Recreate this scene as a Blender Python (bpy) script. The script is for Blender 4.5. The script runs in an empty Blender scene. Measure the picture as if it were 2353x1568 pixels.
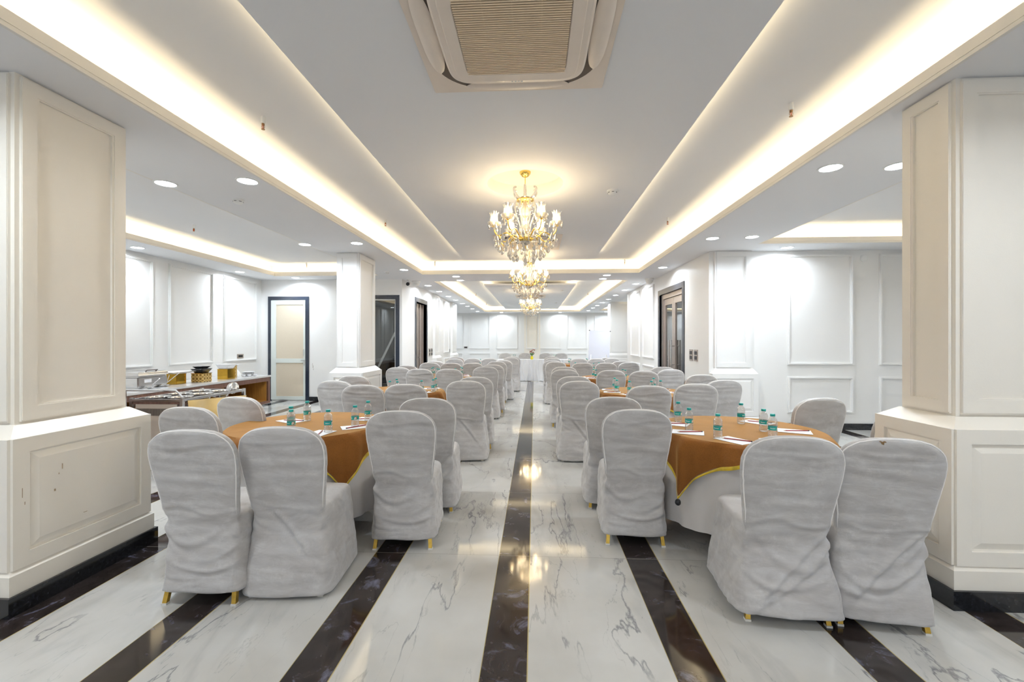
import bpy, bmesh, math, random
from math import sin, cos, pi, radians, sqrt, atan, exp
from mathutils import Vector, Matrix, noise
from mathutils.bvhtree import BVHTree
random.seed(7)
sc = bpy.context.scene
COL = sc.collection

# ------------------------------------------------------------------ helpers
class MB:
    def __init__(s): s.bm = bmesh.new()
    def box(s, x0, x1, y0, y1, z0, z1):
        v = [s.bm.verts.new(p) for p in ((x0,y0,z0),(x1,y0,z0),(x1,y1,z0),(x0,y1,z0),(x0,y0,z1),(x1,y0,z1),(x1,y1,z1),(x0,y1,z1))]
        for f in ((0,3,2,1),(4,5,6,7),(0,1,5,4),(1,2,6,5),(2,3,7,6),(3,0,4,7)): s.bm.faces.new([v[i] for i in f])
        return s
    def quad(s, *p):
        s.bm.faces.new([s.bm.verts.new(q) for q in p]); return s
    def loft(s, rings, cap0=True, cap1=True, closed=True):
        R = [[s.bm.verts.new(p) for p in r] for r in rings]
        n = len(R[0])
        for a, b in zip(R[:-1], R[1:]):
            for i in range(n if closed else n-1):
                j = (i+1) % n
                s.bm.faces.new((a[i], a[j], b[j], b[i]))
        if cap0 and n > 2: s.bm.faces.new(list(reversed(R[0])))
        if cap1 and n > 2: s.bm.faces.new(R[-1])
        return s
    def lathe(s, prof, n=24, c=(0,0,0), cap0=True, cap1=True):
        return s.loft([[(c[0]+r*cos(2*pi*i/n), c[1]+r*sin(2*pi*i/n), c[2]+z) for i in range(n)] for r, z in prof], cap0, cap1)
    def tube(s, pts, r, n=8, caps=True):
        pts = [Vector(p) for p in pts]; rings = []
        up = None
        for i, p in enumerate(pts):
            d = (pts[min(i+1, len(pts)-1)] - pts[max(i-1, 0)]).normalized()
            if up is None:
                up = d.orthogonal().normalized()
            else:
                up = (up - d*up.dot(d)).normalized()
            w = d.cross(up); rr = r(i/(len(pts)-1)) if callable(r) else r
            rings.append([p + up*(rr*cos(2*pi*k/n)) + w*(rr*sin(2*pi*k/n)) for k in range(n)])
        return s.loft(rings, caps, caps)
    def prism(s, outline, z0, z1):
        return s.loft([[(x,y,z0) for x,y in outline], [(x,y,z1) for x,y in outline]])
    def ball(s, c, r, n=8, sz=1.0):
        rings = [[(c[0]+r*sin(pi*j/n)*cos(2*pi*i/n), c[1]+r*sin(pi*j/n)*sin(2*pi*i/n), c[2]-r*sz*cos(pi*j/n)) for i in range(n)] for j in range(1, n)]
        return s.loft(rings)
    def bevel(s, w, seg=2):
        bmesh.ops.bevel(s.bm, geom=s.bm.edges[:]+s.bm.verts[:], offset=w, segments=seg, affect='EDGES', clamp_overlap=True); return s
    def xf(s, m):
        bmesh.ops.transform(s.bm, matrix=m, verts=s.bm.verts); return s
    def mesh(s, name, smooth=False, fix=True):
        if fix: bmesh.ops.recalc_face_normals(s.bm, faces=s.bm.faces)
        me = bpy.data.meshes.new(name); s.bm.to_mesh(me); s.bm.free()
        if smooth:
            me.polygons.foreach_set('use_smooth', [True]*len(me.polygons))
            try: me.set_sharp_from_angle(angle=radians(38))
            except Exception: pass
        return me

def ob(name, me, mat, parent=None, loc=None, rz=0):
    if isinstance(me, MB): me = me.mesh(name)
    o = bpy.data.objects.new(name, me); COL.objects.link(o)
    if mat is not None and len(me.materials) == 0: me.materials.append(mat)
    if parent: o.parent = parent
    if loc: o.location = loc
    if rz: o.rotation_euler.z = rz
    return o
def tag(o, label, cat, group=None):
    o['label'] = label; o['category'] = cat
    if group: o['group'] = group
    return o
def thing(name, label, cat, loc=(0,0,0), rz=0, group=None):
    o = bpy.data.objects.new(name, None); COL.objects.link(o); o.location = loc; o.rotation_euler.z = rz
    o.empty_display_size = .1
    return tag(o, label, cat, group)
def struct(name, mb, mat, smooth=False):
    o = ob(name, mb.mesh(name, smooth) if isinstance(mb, MB) else mb, mat); o['kind'] = 'structure'; return o
def kids(o): return list(o.children)
KIDS = {}
def dup(root, loc, rz=0, label=None, group=None):
    def rec(o, par):
        c = o.copy(); COL.objects.link(c)
        if par: c.parent = par
        for ch in KIDS.get(o.name, []): rec(ch, c)
        return c
    r = rec(root, None); r.location = loc; r.rotation_euler.z = rz
    if label: r['label'] = label
    if group: r['group'] = group
    return r
def freeze(root):   # remember the children tree once, for dup
    bpy.context.view_layer.update()
    def rec(o):
        KIDS[o.name] = kids(o)
        for c in KIDS[o.name]: rec(c)
    rec(root)
def light(kind, name, loc, energy, color, parent=None, **k):
    l = bpy.data.lights.new(name, kind); l.energy = energy; l.color = color
    rot = k.pop('rot', None)
    for a, b in k.items(): setattr(l, a, b)
    o = bpy.data.objects.new(name, l); COL.objects.link(o); o.location = loc
    if rot: o.rotation_euler = rot
    if parent: o.parent = parent
    return o

# ------------------------------------------------------------------ materials
def mat(name):
    m = bpy.data.materials.new(name); m.use_nodes = True
    nt = m.node_tree; b = nt.nodes['Principled BSDF']
    return m, nt, b
def simple(name, col, rough=.5, metal=0, spec=.5, noise_amt=0, nscale=20, bump=0, bscale=200, sheen=0, stretch=(1,1,1), coat=0):
    m, nt, b = mat(name)
    b.inputs['Base Color'].default_value = (*col, 1); b.inputs['Roughness'].default_value = rough
    b.inputs['Metallic'].default_value = metal; b.inputs['Specular IOR Level'].default_value = spec
    b.inputs['Sheen Weight'].default_value = sheen; b.inputs['Coat Weight'].default_value = coat
    b.inputs['Coat Roughness'].default_value = .05
    if noise_amt or bump:
        tc = nt.nodes.new('ShaderNodeTexCoord'); mp = nt.nodes.new('ShaderNodeMapping')
        mp.inputs['Scale'].default_value = stretch
        nt.links.new(tc.outputs['Object'], mp.inputs['Vector'])
    if noise_amt:
        n = nt.nodes.new('ShaderNodeTexNoise'); n.inputs['Scale'].default_value = nscale; n.inputs['Detail'].default_value = 5
        nt.links.new(mp.outputs[0], n.inputs['Vector'])
        r = nt.nodes.new('ShaderNodeValToRGB')
        r.color_ramp.elements[0].position = .3; r.color_ramp.elements[1].position = .7
        r.color_ramp.elements[0].color = (*[c*(1-noise_amt) for c in col], 1)
        r.color_ramp.elements[1].color = (*[min(1, c*(1+noise_amt)) for c in col], 1)
        nt.links.new(n.outputs['Fac'], r.inputs[0]); nt.links.new(r.outputs[0], b.inputs['Base Color'])
    if bump:
        n2 = nt.nodes.new('ShaderNodeTexNoise'); n2.inputs['Scale'].default_value = bscale; n2.inputs['Detail'].default_value = 3
        nt.links.new(mp.outputs[0], n2.inputs['Vector'])
        bp = nt.nodes.new('ShaderNodeBump'); bp.inputs['Strength'].default_value = bump; bp.inputs['Distance'].default_value = .002
        nt.links.new(n2.outputs['Fac'], bp.inputs['Height']); nt.links.new(bp.outputs[0], b.inputs['Normal'])
    return m
def emis(name, col, s):
    m, nt, b = mat(name)
    b.inputs['Base Color'].default_value = (*col, 1); b.inputs['Emission Color'].default_value = (*col, 1)
    b.inputs['Emission Strength'].default_value = s
    m.cycles.emission_sampling = 'NONE'   # the lamp inside each fitting does the lighting
    return m
def clear(name, tint=(1,1,1), refl=.5, rough=.04, body=0.06, bodycol=(.9,.9,.9), lo=.06, hi=.9):
    """thin clear plastic or crystal: transparent with a facing-dependent reflection"""
    m, nt, b = mat(name); nt.nodes.remove(b)
    out = nt.nodes['Material Output']
    tr = nt.nodes.new('ShaderNodeBsdfTransparent'); tr.inputs[0].default_value = (*tint, 1)
    gl = nt.nodes.new('ShaderNodeBsdfGlossy'); gl.inputs['Roughness'].default_value = rough
    df = nt.nodes.new('ShaderNodeBsdfDiffuse'); df.inputs[0].default_value = (*bodycol, 1)
    lw = nt.nodes.new('ShaderNodeLayerWeight'); lw.inputs[0].default_value = refl
    mr = nt.nodes.new('ShaderNodeMapRange'); mr.inputs[3].default_value = lo; mr.inputs[4].default_value = hi
    nt.links.new(lw.outputs['Facing'], mr.inputs[0])
    m1 = nt.nodes.new('ShaderNodeMixShader'); m2 = nt.nodes.new('ShaderNodeMixShader')
    m1.inputs[0].default_value = body
    nt.links.new(tr.outputs[0], m1.inputs[1]); nt.links.new(df.outputs[0], m1.inputs[2])
    nt.links.new(mr.outputs[0], m2.inputs[0]); nt.links.new(m1.outputs[0], m2.inputs[1]); nt.links.new(gl.outputs[0], m2.inputs[2])
    nt.links.new(m2.outputs[0], out.inputs[0])
    return m

M = {}
M['wall'] = simple('wall_paint', (.84,.83,.81), .45, noise_amt=.012, nscale=1.5, bump=.15, bscale=260)
M['pillar'] = simple('pillar_paint', (.87,.82,.735), .38, noise_amt=.015, nscale=2.5, bump=.2, bscale=240)
M['ceil'] = simple('ceiling_paint', (.82,.82,.83), .75, noise_amt=.01, nscale=1, bump=.1, bscale=300)
M['cove'] = simple('cove_paint', (.80,.77,.72), .6, noise_amt=.01, nscale=1)
M['granite'] = simple('black_granite', (.012,.013,.016), .12, noise_amt=.9, nscale=60, spec=.6)
M['granite_blue'] = simple('blue_black_granite', (.022,.030,.048), .2, noise_amt=.5, nscale=140, spec=.6)
M['fabric'] = None
M['gold'] = simple('brass_leg', (.62,.40,.08), .28, 1, noise_amt=.15, nscale=40)
M['goldbright'] = simple('polished_brass', (.95,.66,.18), .18, 1)
M['foot'] = simple('plastic_foot_cap', (.7,.68,.62), .5)
M['steel'] = simple('stainless_steel', (.72,.71,.70), .16, 1, noise_amt=.05, nscale=8, stretch=(1,1,12))
M['bronze'] = simple('bronze_aluminium', (.46,.40,.36), .35, .75, noise_amt=.04, nscale=12)
M['bronze_dark'] = simple('dark_aluminium', (.10,.08,.07), .35, .6)
M['black'] = simple('black_plastic', (.015,.015,.017), .35)
M['white'] = simple('white_plastic', (.82,.82,.80), .4)
M['china'] = simple('white_china', (.86,.86,.87), .15, coat=.5)
M['acwhite'] = simple('warm_white_plastic', (.82,.72,.62), .45, noise_amt=.03, nscale=6)  # white plastic tinted warm, faintly mottled
M['acgrille'] = simple('grille_plastic', (.90,.72,.50), .5)
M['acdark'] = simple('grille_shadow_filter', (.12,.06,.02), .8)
M['teal'] = simple('teal_cap', (.0,.34,.31), .4)
M['paper'] = simple('paper', (.88,.88,.90), .7)
M['pencilred'] = simple('pencil_red_lacquer', (.28,.02,.02), .3)
M['doorframe'] = simple('pale_green_pvc', (.66,.70,.66), .35)
M['doorpanel'] = simple('cream_pvc_panel', (.62,.54,.42), .45, noise_amt=.015, nscale=40)
M['glass'] = clear('door_glass', (.72,.74,.73), .25, .01, .0, lo=.07, hi=.9)
M['pet'] = clear('clear_bottle', (.93,.93,.92), .42, .05, .10, (.92,.90,.88), lo=.05, hi=.85)
M['crystal'] = clear('cut_crystal', (.97,.95,.92), .5, .03, .42, (1,.97,.90), lo=.22, hi=.95)
M['frost'] = clear('glass_shade', (1,.96,.88), .5, .15, .35, (1,.95,.85), lo=.08, hi=.7)
M['bulb'] = emis('glowing_bulb', (1,.80,.50), 75)
M['lens'] = emis('downlight_lens', (.86,.93,1), 30)
M['counterwood'] = simple('walnut_laminate', (.17,.085,.06), .4, noise_amt=.25, nscale=9, stretch=(6,6,.6))
M['nichewood'] = simple('orange_laminate', (.48,.24,.055), .45, noise_amt=.25, nscale=6, stretch=(5,5,.5))
M['goldbox'] = simple('mirror_gold', (.72,.42,.06), .12, 1, noise_amt=.2, nscale=5)
M['goldcloth'] = simple('gold_satin', (.60,.42,.16), .28, .35, noise_amt=.15, nscale=3, sheen=.3)
M['napkin'] = simple('white_linen', (.82,.82,.80), .85)
M['skirt'] = simple('white_satin_skirt', (.80,.81,.84), .5, noise_amt=.03, nscale=3, sheen=.3)
M['undercloth'] = simple('white_undercloth', (.72,.69,.67), .75, noise_amt=.05, nscale=6, sheen=.3, bump=.2, bscale=400, stretch=(1,1,.4))
M['satin'] = simple('yellow_satin', (.62,.43,.015), .38, noise_amt=.3, nscale=18, sheen=.3)
M['whiteboard'] = simple('whiteboard_enamel', (.76,.78,.88), .08, coat=.6)
M['yellow'] = simple('yellow_glass', (.85,.72,.02), .2)
M['leafm'] = simple('leaf_green', (.07,.20,.03), .5)
M['petal'] = simple('pink_petal', (.36,.13,.10), .6, noise_amt=.3, nscale=30)
M['stairdark'] = simple('stair_granite', (.06,.06,.065), .18, noise_amt=.7, nscale=60)
M['stairwall'] = simple('stairwell_paint', (.22,.215,.20), .6)
M['red'] = simple('red_plastic', (.35,.02,.02), .4)
M['brass'] = simple('sprinkler_brass', (.45,.25,.12), .35, 1)
M['redbulb'] = simple('red_orange_glass_bulb', (.6,.10,.02), .15)
M['trough'] = simple('cove_trough', (.8,.78,.72), .7)
M['stain'] = simple('brown_stain', (.20,.12,.05), .8)

def fabric_mat():
    m, nt, b = mat('white_velvet_cover')
    N = nt.nodes; L = nt.links
    tc = N.new('ShaderNodeTexCoord')
    oi = N.new('ShaderNodeObjectInfo')
    add = N.new('ShaderNodeVectorMath'); add.operation = 'ADD'
    mul = N.new('ShaderNodeMath'); mul.operation = 'MULTIPLY'; mul.inputs[1].default_value = 37
    L.new(oi.outputs['Random'], mul.inputs[0]); L.new(tc.outputs['Object'], add.inputs[0]); L.new(mul.outputs[0], add.inputs[1])
    mp = N.new('ShaderNodeMapping'); mp.inputs['Scale'].default_value = (1.2, 1.2, 3.4)
    L.new(add.outputs[0], mp.inputs[0])
    n = N.new('ShaderNodeTexNoise'); n.inputs['Scale'].default_value = 4; n.inputs['Detail'].default_value = 8; n.inputs['Roughness'].default_value = .65; n.inputs['Distortion'].default_value = .6
    L.new(mp.outputs[0], n.inputs[0])
    r = N.new('ShaderNodeValToRGB'); e = r.color_ramp.elements
    e[0].position = .30; e[0].color = (.42,.40,.39,1); e[1].position = .66; e[1].color = (.55,.54,.535,1)
    L.new(n.outputs['Fac'], r.inputs[0])
    # worn, rubbed marks
    n3 = N.new('ShaderNodeTexNoise'); n3.inputs['Scale'].default_value = 9; n3.inputs['Detail'].default_value = 10; n3.inputs['Roughness'].default_value = .75
    L.new(add.outputs[0], n3.inputs[0])
    r3 = N.new('ShaderNodeValToRGB'); r3.color_ramp.elements[0].position = .52; r3.color_ramp.elements[1].position = .75
    L.new(n3.outputs['Fac'], r3.inputs[0])
    mx = N.new('ShaderNodeMix'); mx.data_type = 'RGBA'; mx.inputs['B'].default_value = (.70,.69,.68,1)
    sm = N.new('ShaderNodeMath'); sm.operation = 'MULTIPLY'; sm.inputs[1].default_value = .6
    L.new(r3.outputs[0], sm.inputs[0]); L.new(sm.outputs[0], mx.inputs['Factor']); L.new(r.outputs[0], mx.inputs['A'])
    L.new(mx.outputs['Result'], b.inputs['Base Color'])
    b.inputs['Roughness'].default_value = .85; b.inputs['Sheen Weight'].default_value = .5; b.inputs['Sheen Roughness'].default_value = .35
    b.inputs['Specular IOR Level'].default_value = .2
    mp2 = N.new('ShaderNodeMapping'); mp2.inputs['Scale'].default_value = (1, 1, 3.5)
    L.new(add.outputs[0], mp2.inputs[0])
    n2 = N.new('ShaderNodeTexNoise'); n2.inputs['Scale'].default_value = 11; n2.inputs['Detail'].default_value = 6; n2.inputs['Distortion'].default_value = .8
    L.new(mp2.outputs[0], n2.inputs[0])
    n4 = N.new('ShaderNodeTexNoise'); n4.inputs['Scale'].default_value = 500
    L.new(tc.outputs['Object'], n4.inputs[0])
    bp = N.new('ShaderNodeBump'); bp.inputs['Strength'].default_value = .3; bp.inputs['Distance'].default_value = .005
    L.new(n2.outputs['Fac'], bp.inputs['Height'])
    bp2 = N.new('ShaderNodeBump'); bp2.inputs['Strength'].default_value = .25; bp2.inputs['Distance'].default_value = .001
    L.new(n4.outputs['Fac'], bp2.inputs['Height']); L.new(bp.outputs[0], bp2.inputs['Normal'])
    L.new(bp2.outputs[0], b.inputs['Normal'])
    return m
M['fabric'] = fabric_mat()
M['piping'] = simple('lit_rim_piping', (.86,.83,.80), .7, sheen=.5)  # seam paler than the cover, standing in for light on the upturned rim

def overlay_mat():
    m, nt, b = mat('rust_brown_overlay')
    N = nt.nodes; L = nt.links
    tc = N.new('ShaderNodeTexCoord')
    n = N.new('ShaderNodeTexNoise'); n.inputs['Scale'].default_value = 5; n.inputs['Detail'].default_value = 6; n.inputs['Distortion'].default_value = .5
    L.new(tc.outputs['Object'], n.inputs[0])
    n2 = N.new('ShaderNodeTexNoise'); n2.inputs['Scale'].default_value = 260; n2.inputs['Detail'].default_value = 2
    L.new(tc.outputs['Object'], n2.inputs[0])
    ad = N.new('ShaderNodeMath'); ad.operation = 'MULTIPLY_ADD'; ad.inputs[1].default_value = .5
    L.new(n2.outputs['Fac'], ad.inputs[0])
    hf = N.new('ShaderNodeMath'); hf.operation = 'MULTIPLY'; hf.inputs[1].default_value = .5
    L.new(n.outputs['Fac'], hf.inputs[0]); L.new(hf.outputs[0], ad.inputs[2])
    r = N.new('ShaderNodeValToRGB'); e = r.color_ramp.elements
    e[0].position = .33; e[0].color = (.165,.056,.007,1); e[1].position = .66; e[1].color = (.28,.106,.018,1)
    L.new(ad.outputs[0], r.inputs[0]); L.new(r.outputs[0], b.inputs['Base Color'])
    b.inputs['Roughness'].default_value = .7; b.inputs['Specular IOR Level'].default_value = .25
    b.inputs['Sheen Weight'].default_value = .6; b.inputs['Sheen Roughness'].default_value = .4; b.inputs['Sheen Tint'].default_value = (1,.66,.25,1)
    bp = N.new('ShaderNodeBump'); bp.inputs['Strength'].default_value = .4; bp.inputs['Distance'].default_value = .001
    L.new(n2.outputs['Fac'], bp.inputs['Height']); L.new(bp.outputs[0], b.inputs['Normal'])
    return m
M['overlay'] = overlay_mat()

def floor_mat():
    """600 mm white marble tiles between 200 mm dark marble stripes"""
    m, nt, b = mat('marble_floor')
    N = nt.nodes; L = nt.links
    def math_(op, a, bb=None, c=None):
        n = N.new('ShaderNodeMath'); n.operation = op
        for i, q in enumerate((a, bb, c)):
            if q is None: continue
            if hasattr(q, 'is_output') or hasattr(q, 'links'): L.new(q, n.inputs[i])
            else: n.inputs[i].default_value = q
        return n.outputs[0]
    tc = N.new('ShaderNodeTexCoord'); sp = N.new('ShaderNodeSeparateXYZ'); L.new(tc.outputs['Object'], sp.inputs[0])
    X, Y = sp.outputs[0], sp.outputs[1]
    PER = .8175
    fx = math_('FLOORED_MODULO', math_('ADD', X, .23), PER)          # 0..PER, stripe is 0..0.2
    stripe = math_('LESS_THAN', fx, .2)
    ix = math_('FLOOR', math_('DIVIDE', math_('ADD', X, .23), PER))
    fy = math_('FLOORED_MODULO', math_('SUBTRACT', Y, 2.83), 1.18)
    iy = math_('FLOOR', math_('DIVIDE', math_('SUBTRACT', Y, 2.83), 1.18))
    jy = math_('LESS_THAN', fy, .004)
    e1 = math_('LESS_THAN', math_('ABSOLUTE', math_('SUBTRACT', fx, .2)), .003)
    e2 = math_('LESS_THAN', fx, .003)
    edge = math_('MAXIMUM', e1, e2)
    # per tile offset
    cmb = N.new('ShaderNodeCombineXYZ'); L.new(math_('MULTIPLY', ix, 7.31), cmb.inputs[0]); L.new(math_('MULTIPLY', iy, 3.77), cmb.inputs[1]); L.new(math_('MULTIPLY', math_('ADD', ix, iy), 5.1), cmb.inputs[2])
    vadd = N.new('ShaderNodeVectorMath'); vadd.operation = 'ADD'; L.new(tc.outputs['Object'], vadd.inputs[0]); L.new(cmb.outputs[0], vadd.inputs[1])
    mp = N.new('ShaderNodeMapping'); mp.inputs['Rotation'].default_value = (0,0,radians(28)); mp.inputs['Scale'].default_value = (1.9,.45,1)
    L.new(vadd.outputs[0], mp.inputs[0])
    def vein(scale, width, detail=9, dist=.35, rough=.62):
        n = N.new('ShaderNodeTexNoise'); n.inputs['Scale'].default_value = scale; n.inputs['Detail'].default_value = detail; n.inputs['Roughness'].default_value = rough; n.inputs['Distortion'].default_value = dist
        L.new(mp.outputs[0], n.inputs[0])
        a = math_('ABSOLUTE', math_('SUBTRACT', n.outputs['Fac'], .5))
        mr = N.new('ShaderNodeMapRange'); mr.inputs[1].default_value = 0; mr.inputs[2].default_value = width; mr.inputs[3].default_value = 1; mr.inputs[4].default_value = 0
        L.new(a, mr.inputs[0]); return mr.outputs[0]
    v1 = vein(.85, .0060, rough=.53); v2 = vein(1.7, .0045, rough=.55); v3 = vein(.9, .03, rough=.52)
    nm = N.new('ShaderNodeTexNoise'); nm.inputs['Scale'].default_value = 2.2; nm.inputs['Detail'].default_value = 4; L.new(vadd.outputs[0], nm.inputs[0])
    mk = N.new('ShaderNodeMapRange'); mk.inputs[1].default_value = .36; mk.inputs[2].default_value = .56; L.new(nm.outputs['Fac'], mk.inputs[0])
    va = math_('MULTIPLY', v1, math_('ADD', math_('MULTIPLY', mk.outputs[0], .75), .12))
    vb = math_('MULTIPLY', math_('MULTIPLY', v2, mk.outputs[0]), .4)
    vc = math_('MULTIPLY', math_('MULTIPLY', v3, mk.outputs[0]), .18)
    vs = N.new('ShaderNodeClamp'); L.new(math_('ADD', math_('ADD', va, vb), vc), vs.inputs[0])
    cl = N.new('ShaderNodeTexNoise'); cl.inputs['Scale'].default_value = 2.5; cl.inputs['Detail'].default_value = 6; L.new(vadd.outputs[0], cl.inputs[0])
    rw = N.new('ShaderNodeValToRGB'); e = rw.color_ramp.elements
    e[0].position = .3; e[0].color = (.50,.49,.46,1); e[1].position = .7; e[1].color = (.60,.595,.57,1)
    L.new(cl.outputs['Fac'], rw.inputs[0])
    mw = N.new('ShaderNodeMix'); mw.data_type = 'RGBA'; mw.inputs['B'].default_value = (.20,.20,.21,1)
    L.new(vs.outputs[0], mw.inputs['Factor']); L.new(rw.outputs[0], mw.inputs['A'])
    # dark marble
    dk = N.new('ShaderNodeTexNoise'); dk.inputs['Scale'].default_value = 6; dk.inputs['Detail'].default_value = 8; dk.inputs['Roughness'].default_value = .65; dk.inputs['Distortion'].default_value = 1.2
    L.new(vadd.outputs[0], dk.inputs[0])
    rd = N.new('ShaderNodeValToRGB'); e = rd.color_ramp.elements
    e[0].position = .42; e[0].color = (.020,.015,.013,1); e[1].position = .74; e[1].color = (.17,.18,.26,1)
    x = rd.color_ramp.elements.new(.58); x.color = (.038,.028,.026,1)
    L.new(dk.outputs['Fac'], rd.inputs[0])
    m1 = N.new('ShaderNodeMix'); m1.data_type = 'RGBA'; L.new(stripe, m1.inputs['Factor']); L.new(mw.outputs['Result'], m1.inputs['A']); L.new(rd.outputs[0], m1.inputs['B'])
    m2 = N.new('ShaderNodeMix'); m2.data_type = 'RGBA'; m2.inputs['B'].default_value = (.30,.28,.25,1)
    L.new(math_('MULTIPLY', jy, .75), m2.inputs['Factor']); L.new(m1.outputs['Result'], m2.inputs['A'])
    m3 = N.new('ShaderNodeMix'); m3.data_type = 'RGBA'; m3.inputs['B'].default_value = (.50,.40,.16,1)
    L.new(math_('MULTIPLY', edge, .7), m3.inputs['Factor']); L.new(m2.outputs['Result'], m3.inputs['A'])
    L.new(m3.outputs['Result'], b.inputs['Base Color'])
    nr = N.new('ShaderNodeTexNoise'); nr.inputs['Scale'].default_value = 3; nr.inputs['Detail'].default_value = 5; L.new(tc.outputs['Object'], nr.inputs[0])
    mr = N.new('ShaderNodeMapRange'); mr.inputs[3].default_value = .03; mr.inputs[4].default_value = .11; L.new(nr.outputs['Fac'], mr.inputs[0])
    L.new(mr.outputs[0], b.inputs['Roughness'])
    b.inputs['Specular IOR Level'].default_value = .62
    bw = N.new('ShaderNodeTexNoise'); bw.inputs['Scale'].default_value = 1.6; L.new(tc.outputs['Object'], bw.inputs[0])
    bp = N.new('ShaderNodeBump'); bp.inputs['Strength'].default_value = .12; bp.inputs['Distance'].default_value = .006
    L.new(bw.outputs['Fac'], bp.inputs['Height']); L.new(bp.outputs[0], b.inputs['Normal'])
    return m
M['floor'] = floor_mat()

def label_mat():
    m, nt, b = mat('teal_bottle_label')
    N = nt.nodes; L = nt.links
    tc = N.new('ShaderNodeTexCoord'); sp = N.new('ShaderNodeSeparateXYZ'); L.new(tc.outputs['Object'], sp.inputs[0])
    at = N.new('ShaderNodeMath'); at.operation = 'ARCTAN2'; L.new(sp.outputs[1], at.inputs[0]); L.new(sp.outputs[0], at.inputs[1])
    # picture patch between -0.95 and -0.15 rad
    def mm(op, a, v):
        n = N.new('ShaderNodeMath'); n.operation = op; L.new(a, n.inputs[0])
        if hasattr(v, 'is_output'): L.new(v, n.inputs[1])
        else: n.inputs[1].default_value = v
        return n.outputs[0]
    g = mm('MULTIPLY', mm('GREATER_THAN', at.outputs[0], -.95), mm('LESS_THAN', at.outputs[0], -.15))
    z = mm('MULTIPLY', mm('GREATER_THAN', sp.outputs[2], .0565), mm('LESS_THAN', sp.outputs[2], .076))
    g = mm('MULTIPLY', g, z)
    n = N.new('ShaderNodeTexNoise'); n.inputs['Scale'].default_value = 120; L.new(tc.outputs['Object'], n.inputs[0])
    r = N.new('ShaderNodeValToRGB'); e = r.color_ramp.elements
    e[0].position = .42; e[0].color = (.05,.02,.015,1); e[1].position = .6; e[1].color = (.75,.68,.58,1)
    x = r.color_ramp.elements.new(.5); x.color = (.45,.16,.05,1)
    L.new(n.outputs['Fac'], r.inputs[0])
    mx = N.new('ShaderNodeMix'); mx.data_type = 'RGBA'; mx.inputs['A'].default_value = (0,.33,.29,1)
    L.new(g, mx.inputs['Factor']); L.new(r.outputs[0], mx.inputs['B']); L.new(mx.outputs['Result'], b.inputs['Base Color'])
    b.inputs['Roughness'].default_value = .35
    return m
M['label'] = label_mat()
def pattern_mat():
    m, nt, b = mat('pierced_gold_pattern')
    N = nt.nodes; L = nt.links
    tc = N.new('ShaderNodeTexCoord'); v = N.new('ShaderNodeTexVoronoi'); v.inputs['Scale'].default_value = 16; v.inputs['Randomness'].default_value = 0
    L.new(tc.outputs['Object'], v.inputs[0])
    s = N.new('ShaderNodeMath'); s.operation = 'MULTIPLY'; s.inputs[1].default_value = 14; L.new(v.outputs['Distance'], s.inputs[0])
    w = N.new('ShaderNodeMath'); w.operation = 'SINE'; L.new(s.outputs[0], w.inputs[0])
    r = N.new('ShaderNodeValToRGB'); e = r.color_ramp.elements
    e[0].position = .35; e[0].color = (.30,.17,.04,1); e[1].position = .5; e[1].color = (.72,.52,.20,1)
    L.new(w.outputs[0], r.inputs[0]); L.new(r.outputs[0], b.inputs['Base Color'])
    b.inputs['Metallic'].default_value = .4; b.inputs['Roughness'].default_value = .4
    return m
M['pattern'] = pattern_mat()

# ------------------------------------------------------------------ room
CZ = 2.83      # low ceiling
PZ = 2.93      # dropped centre panels
RZ = 3.08      # raised ceiling inside the coves
XL, XR, YB, YF = -6.4, 6.2, -2.6, 22.2
struct('floor', MB().box(XL-.3, XR+.3, YB-.3, YF+.3, -.1, 0), M['floor'])

def wall_y(name, y, x0, x1, holes=(), th=.12, z1=3.2, m='wall'):
    """wall facing the camera (or away), holes = (xa, xb, za, zb)"""
    xs = sorted({x0, x1, *[h[0] for h in holes], *[h[1] for h in holes]})
    zs = sorted({0, z1, *[h[2] for h in holes], *[h[3] for h in holes]})
    mb = MB()
    for a, b in zip(xs[:-1], xs[1:]):
        for c, d in zip(zs[:-1], zs[1:]):
            cx, cz = (a+b)/2, (c+d)/2
            if any(h[0] < cx < h[1] and h[2] < cz < h[3] for h in holes): continue
            mb.box(a, b, y, y+th, c, d)
    return struct(name, mb, M[m])
def wall_x(name, x, y0, y1, holes=(), th=.12, z1=3.2, m='wall'):
    ys = sorted({y0, y1, *[h[0] for h in holes], *[h[1] for h in holes]})
    zs = sorted({0, z1, *[h[2] for h in holes], *[h[3] for h in holes]})
    mb = MB()
    for a, b in zip(ys[:-1], ys[1:]):
        for c, d in zip(zs[:-1], zs[1:]):
            cx, cz = (a+b)/2, (c+d)/2
            if any(h[0] < cx < h[1] and h[2] < cz < h[3] for h in holes): continue
            mb.box(min(x, x+th), max(x, x+th), a, b, c, d)
    return struct(name, mb, M[m])

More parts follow.
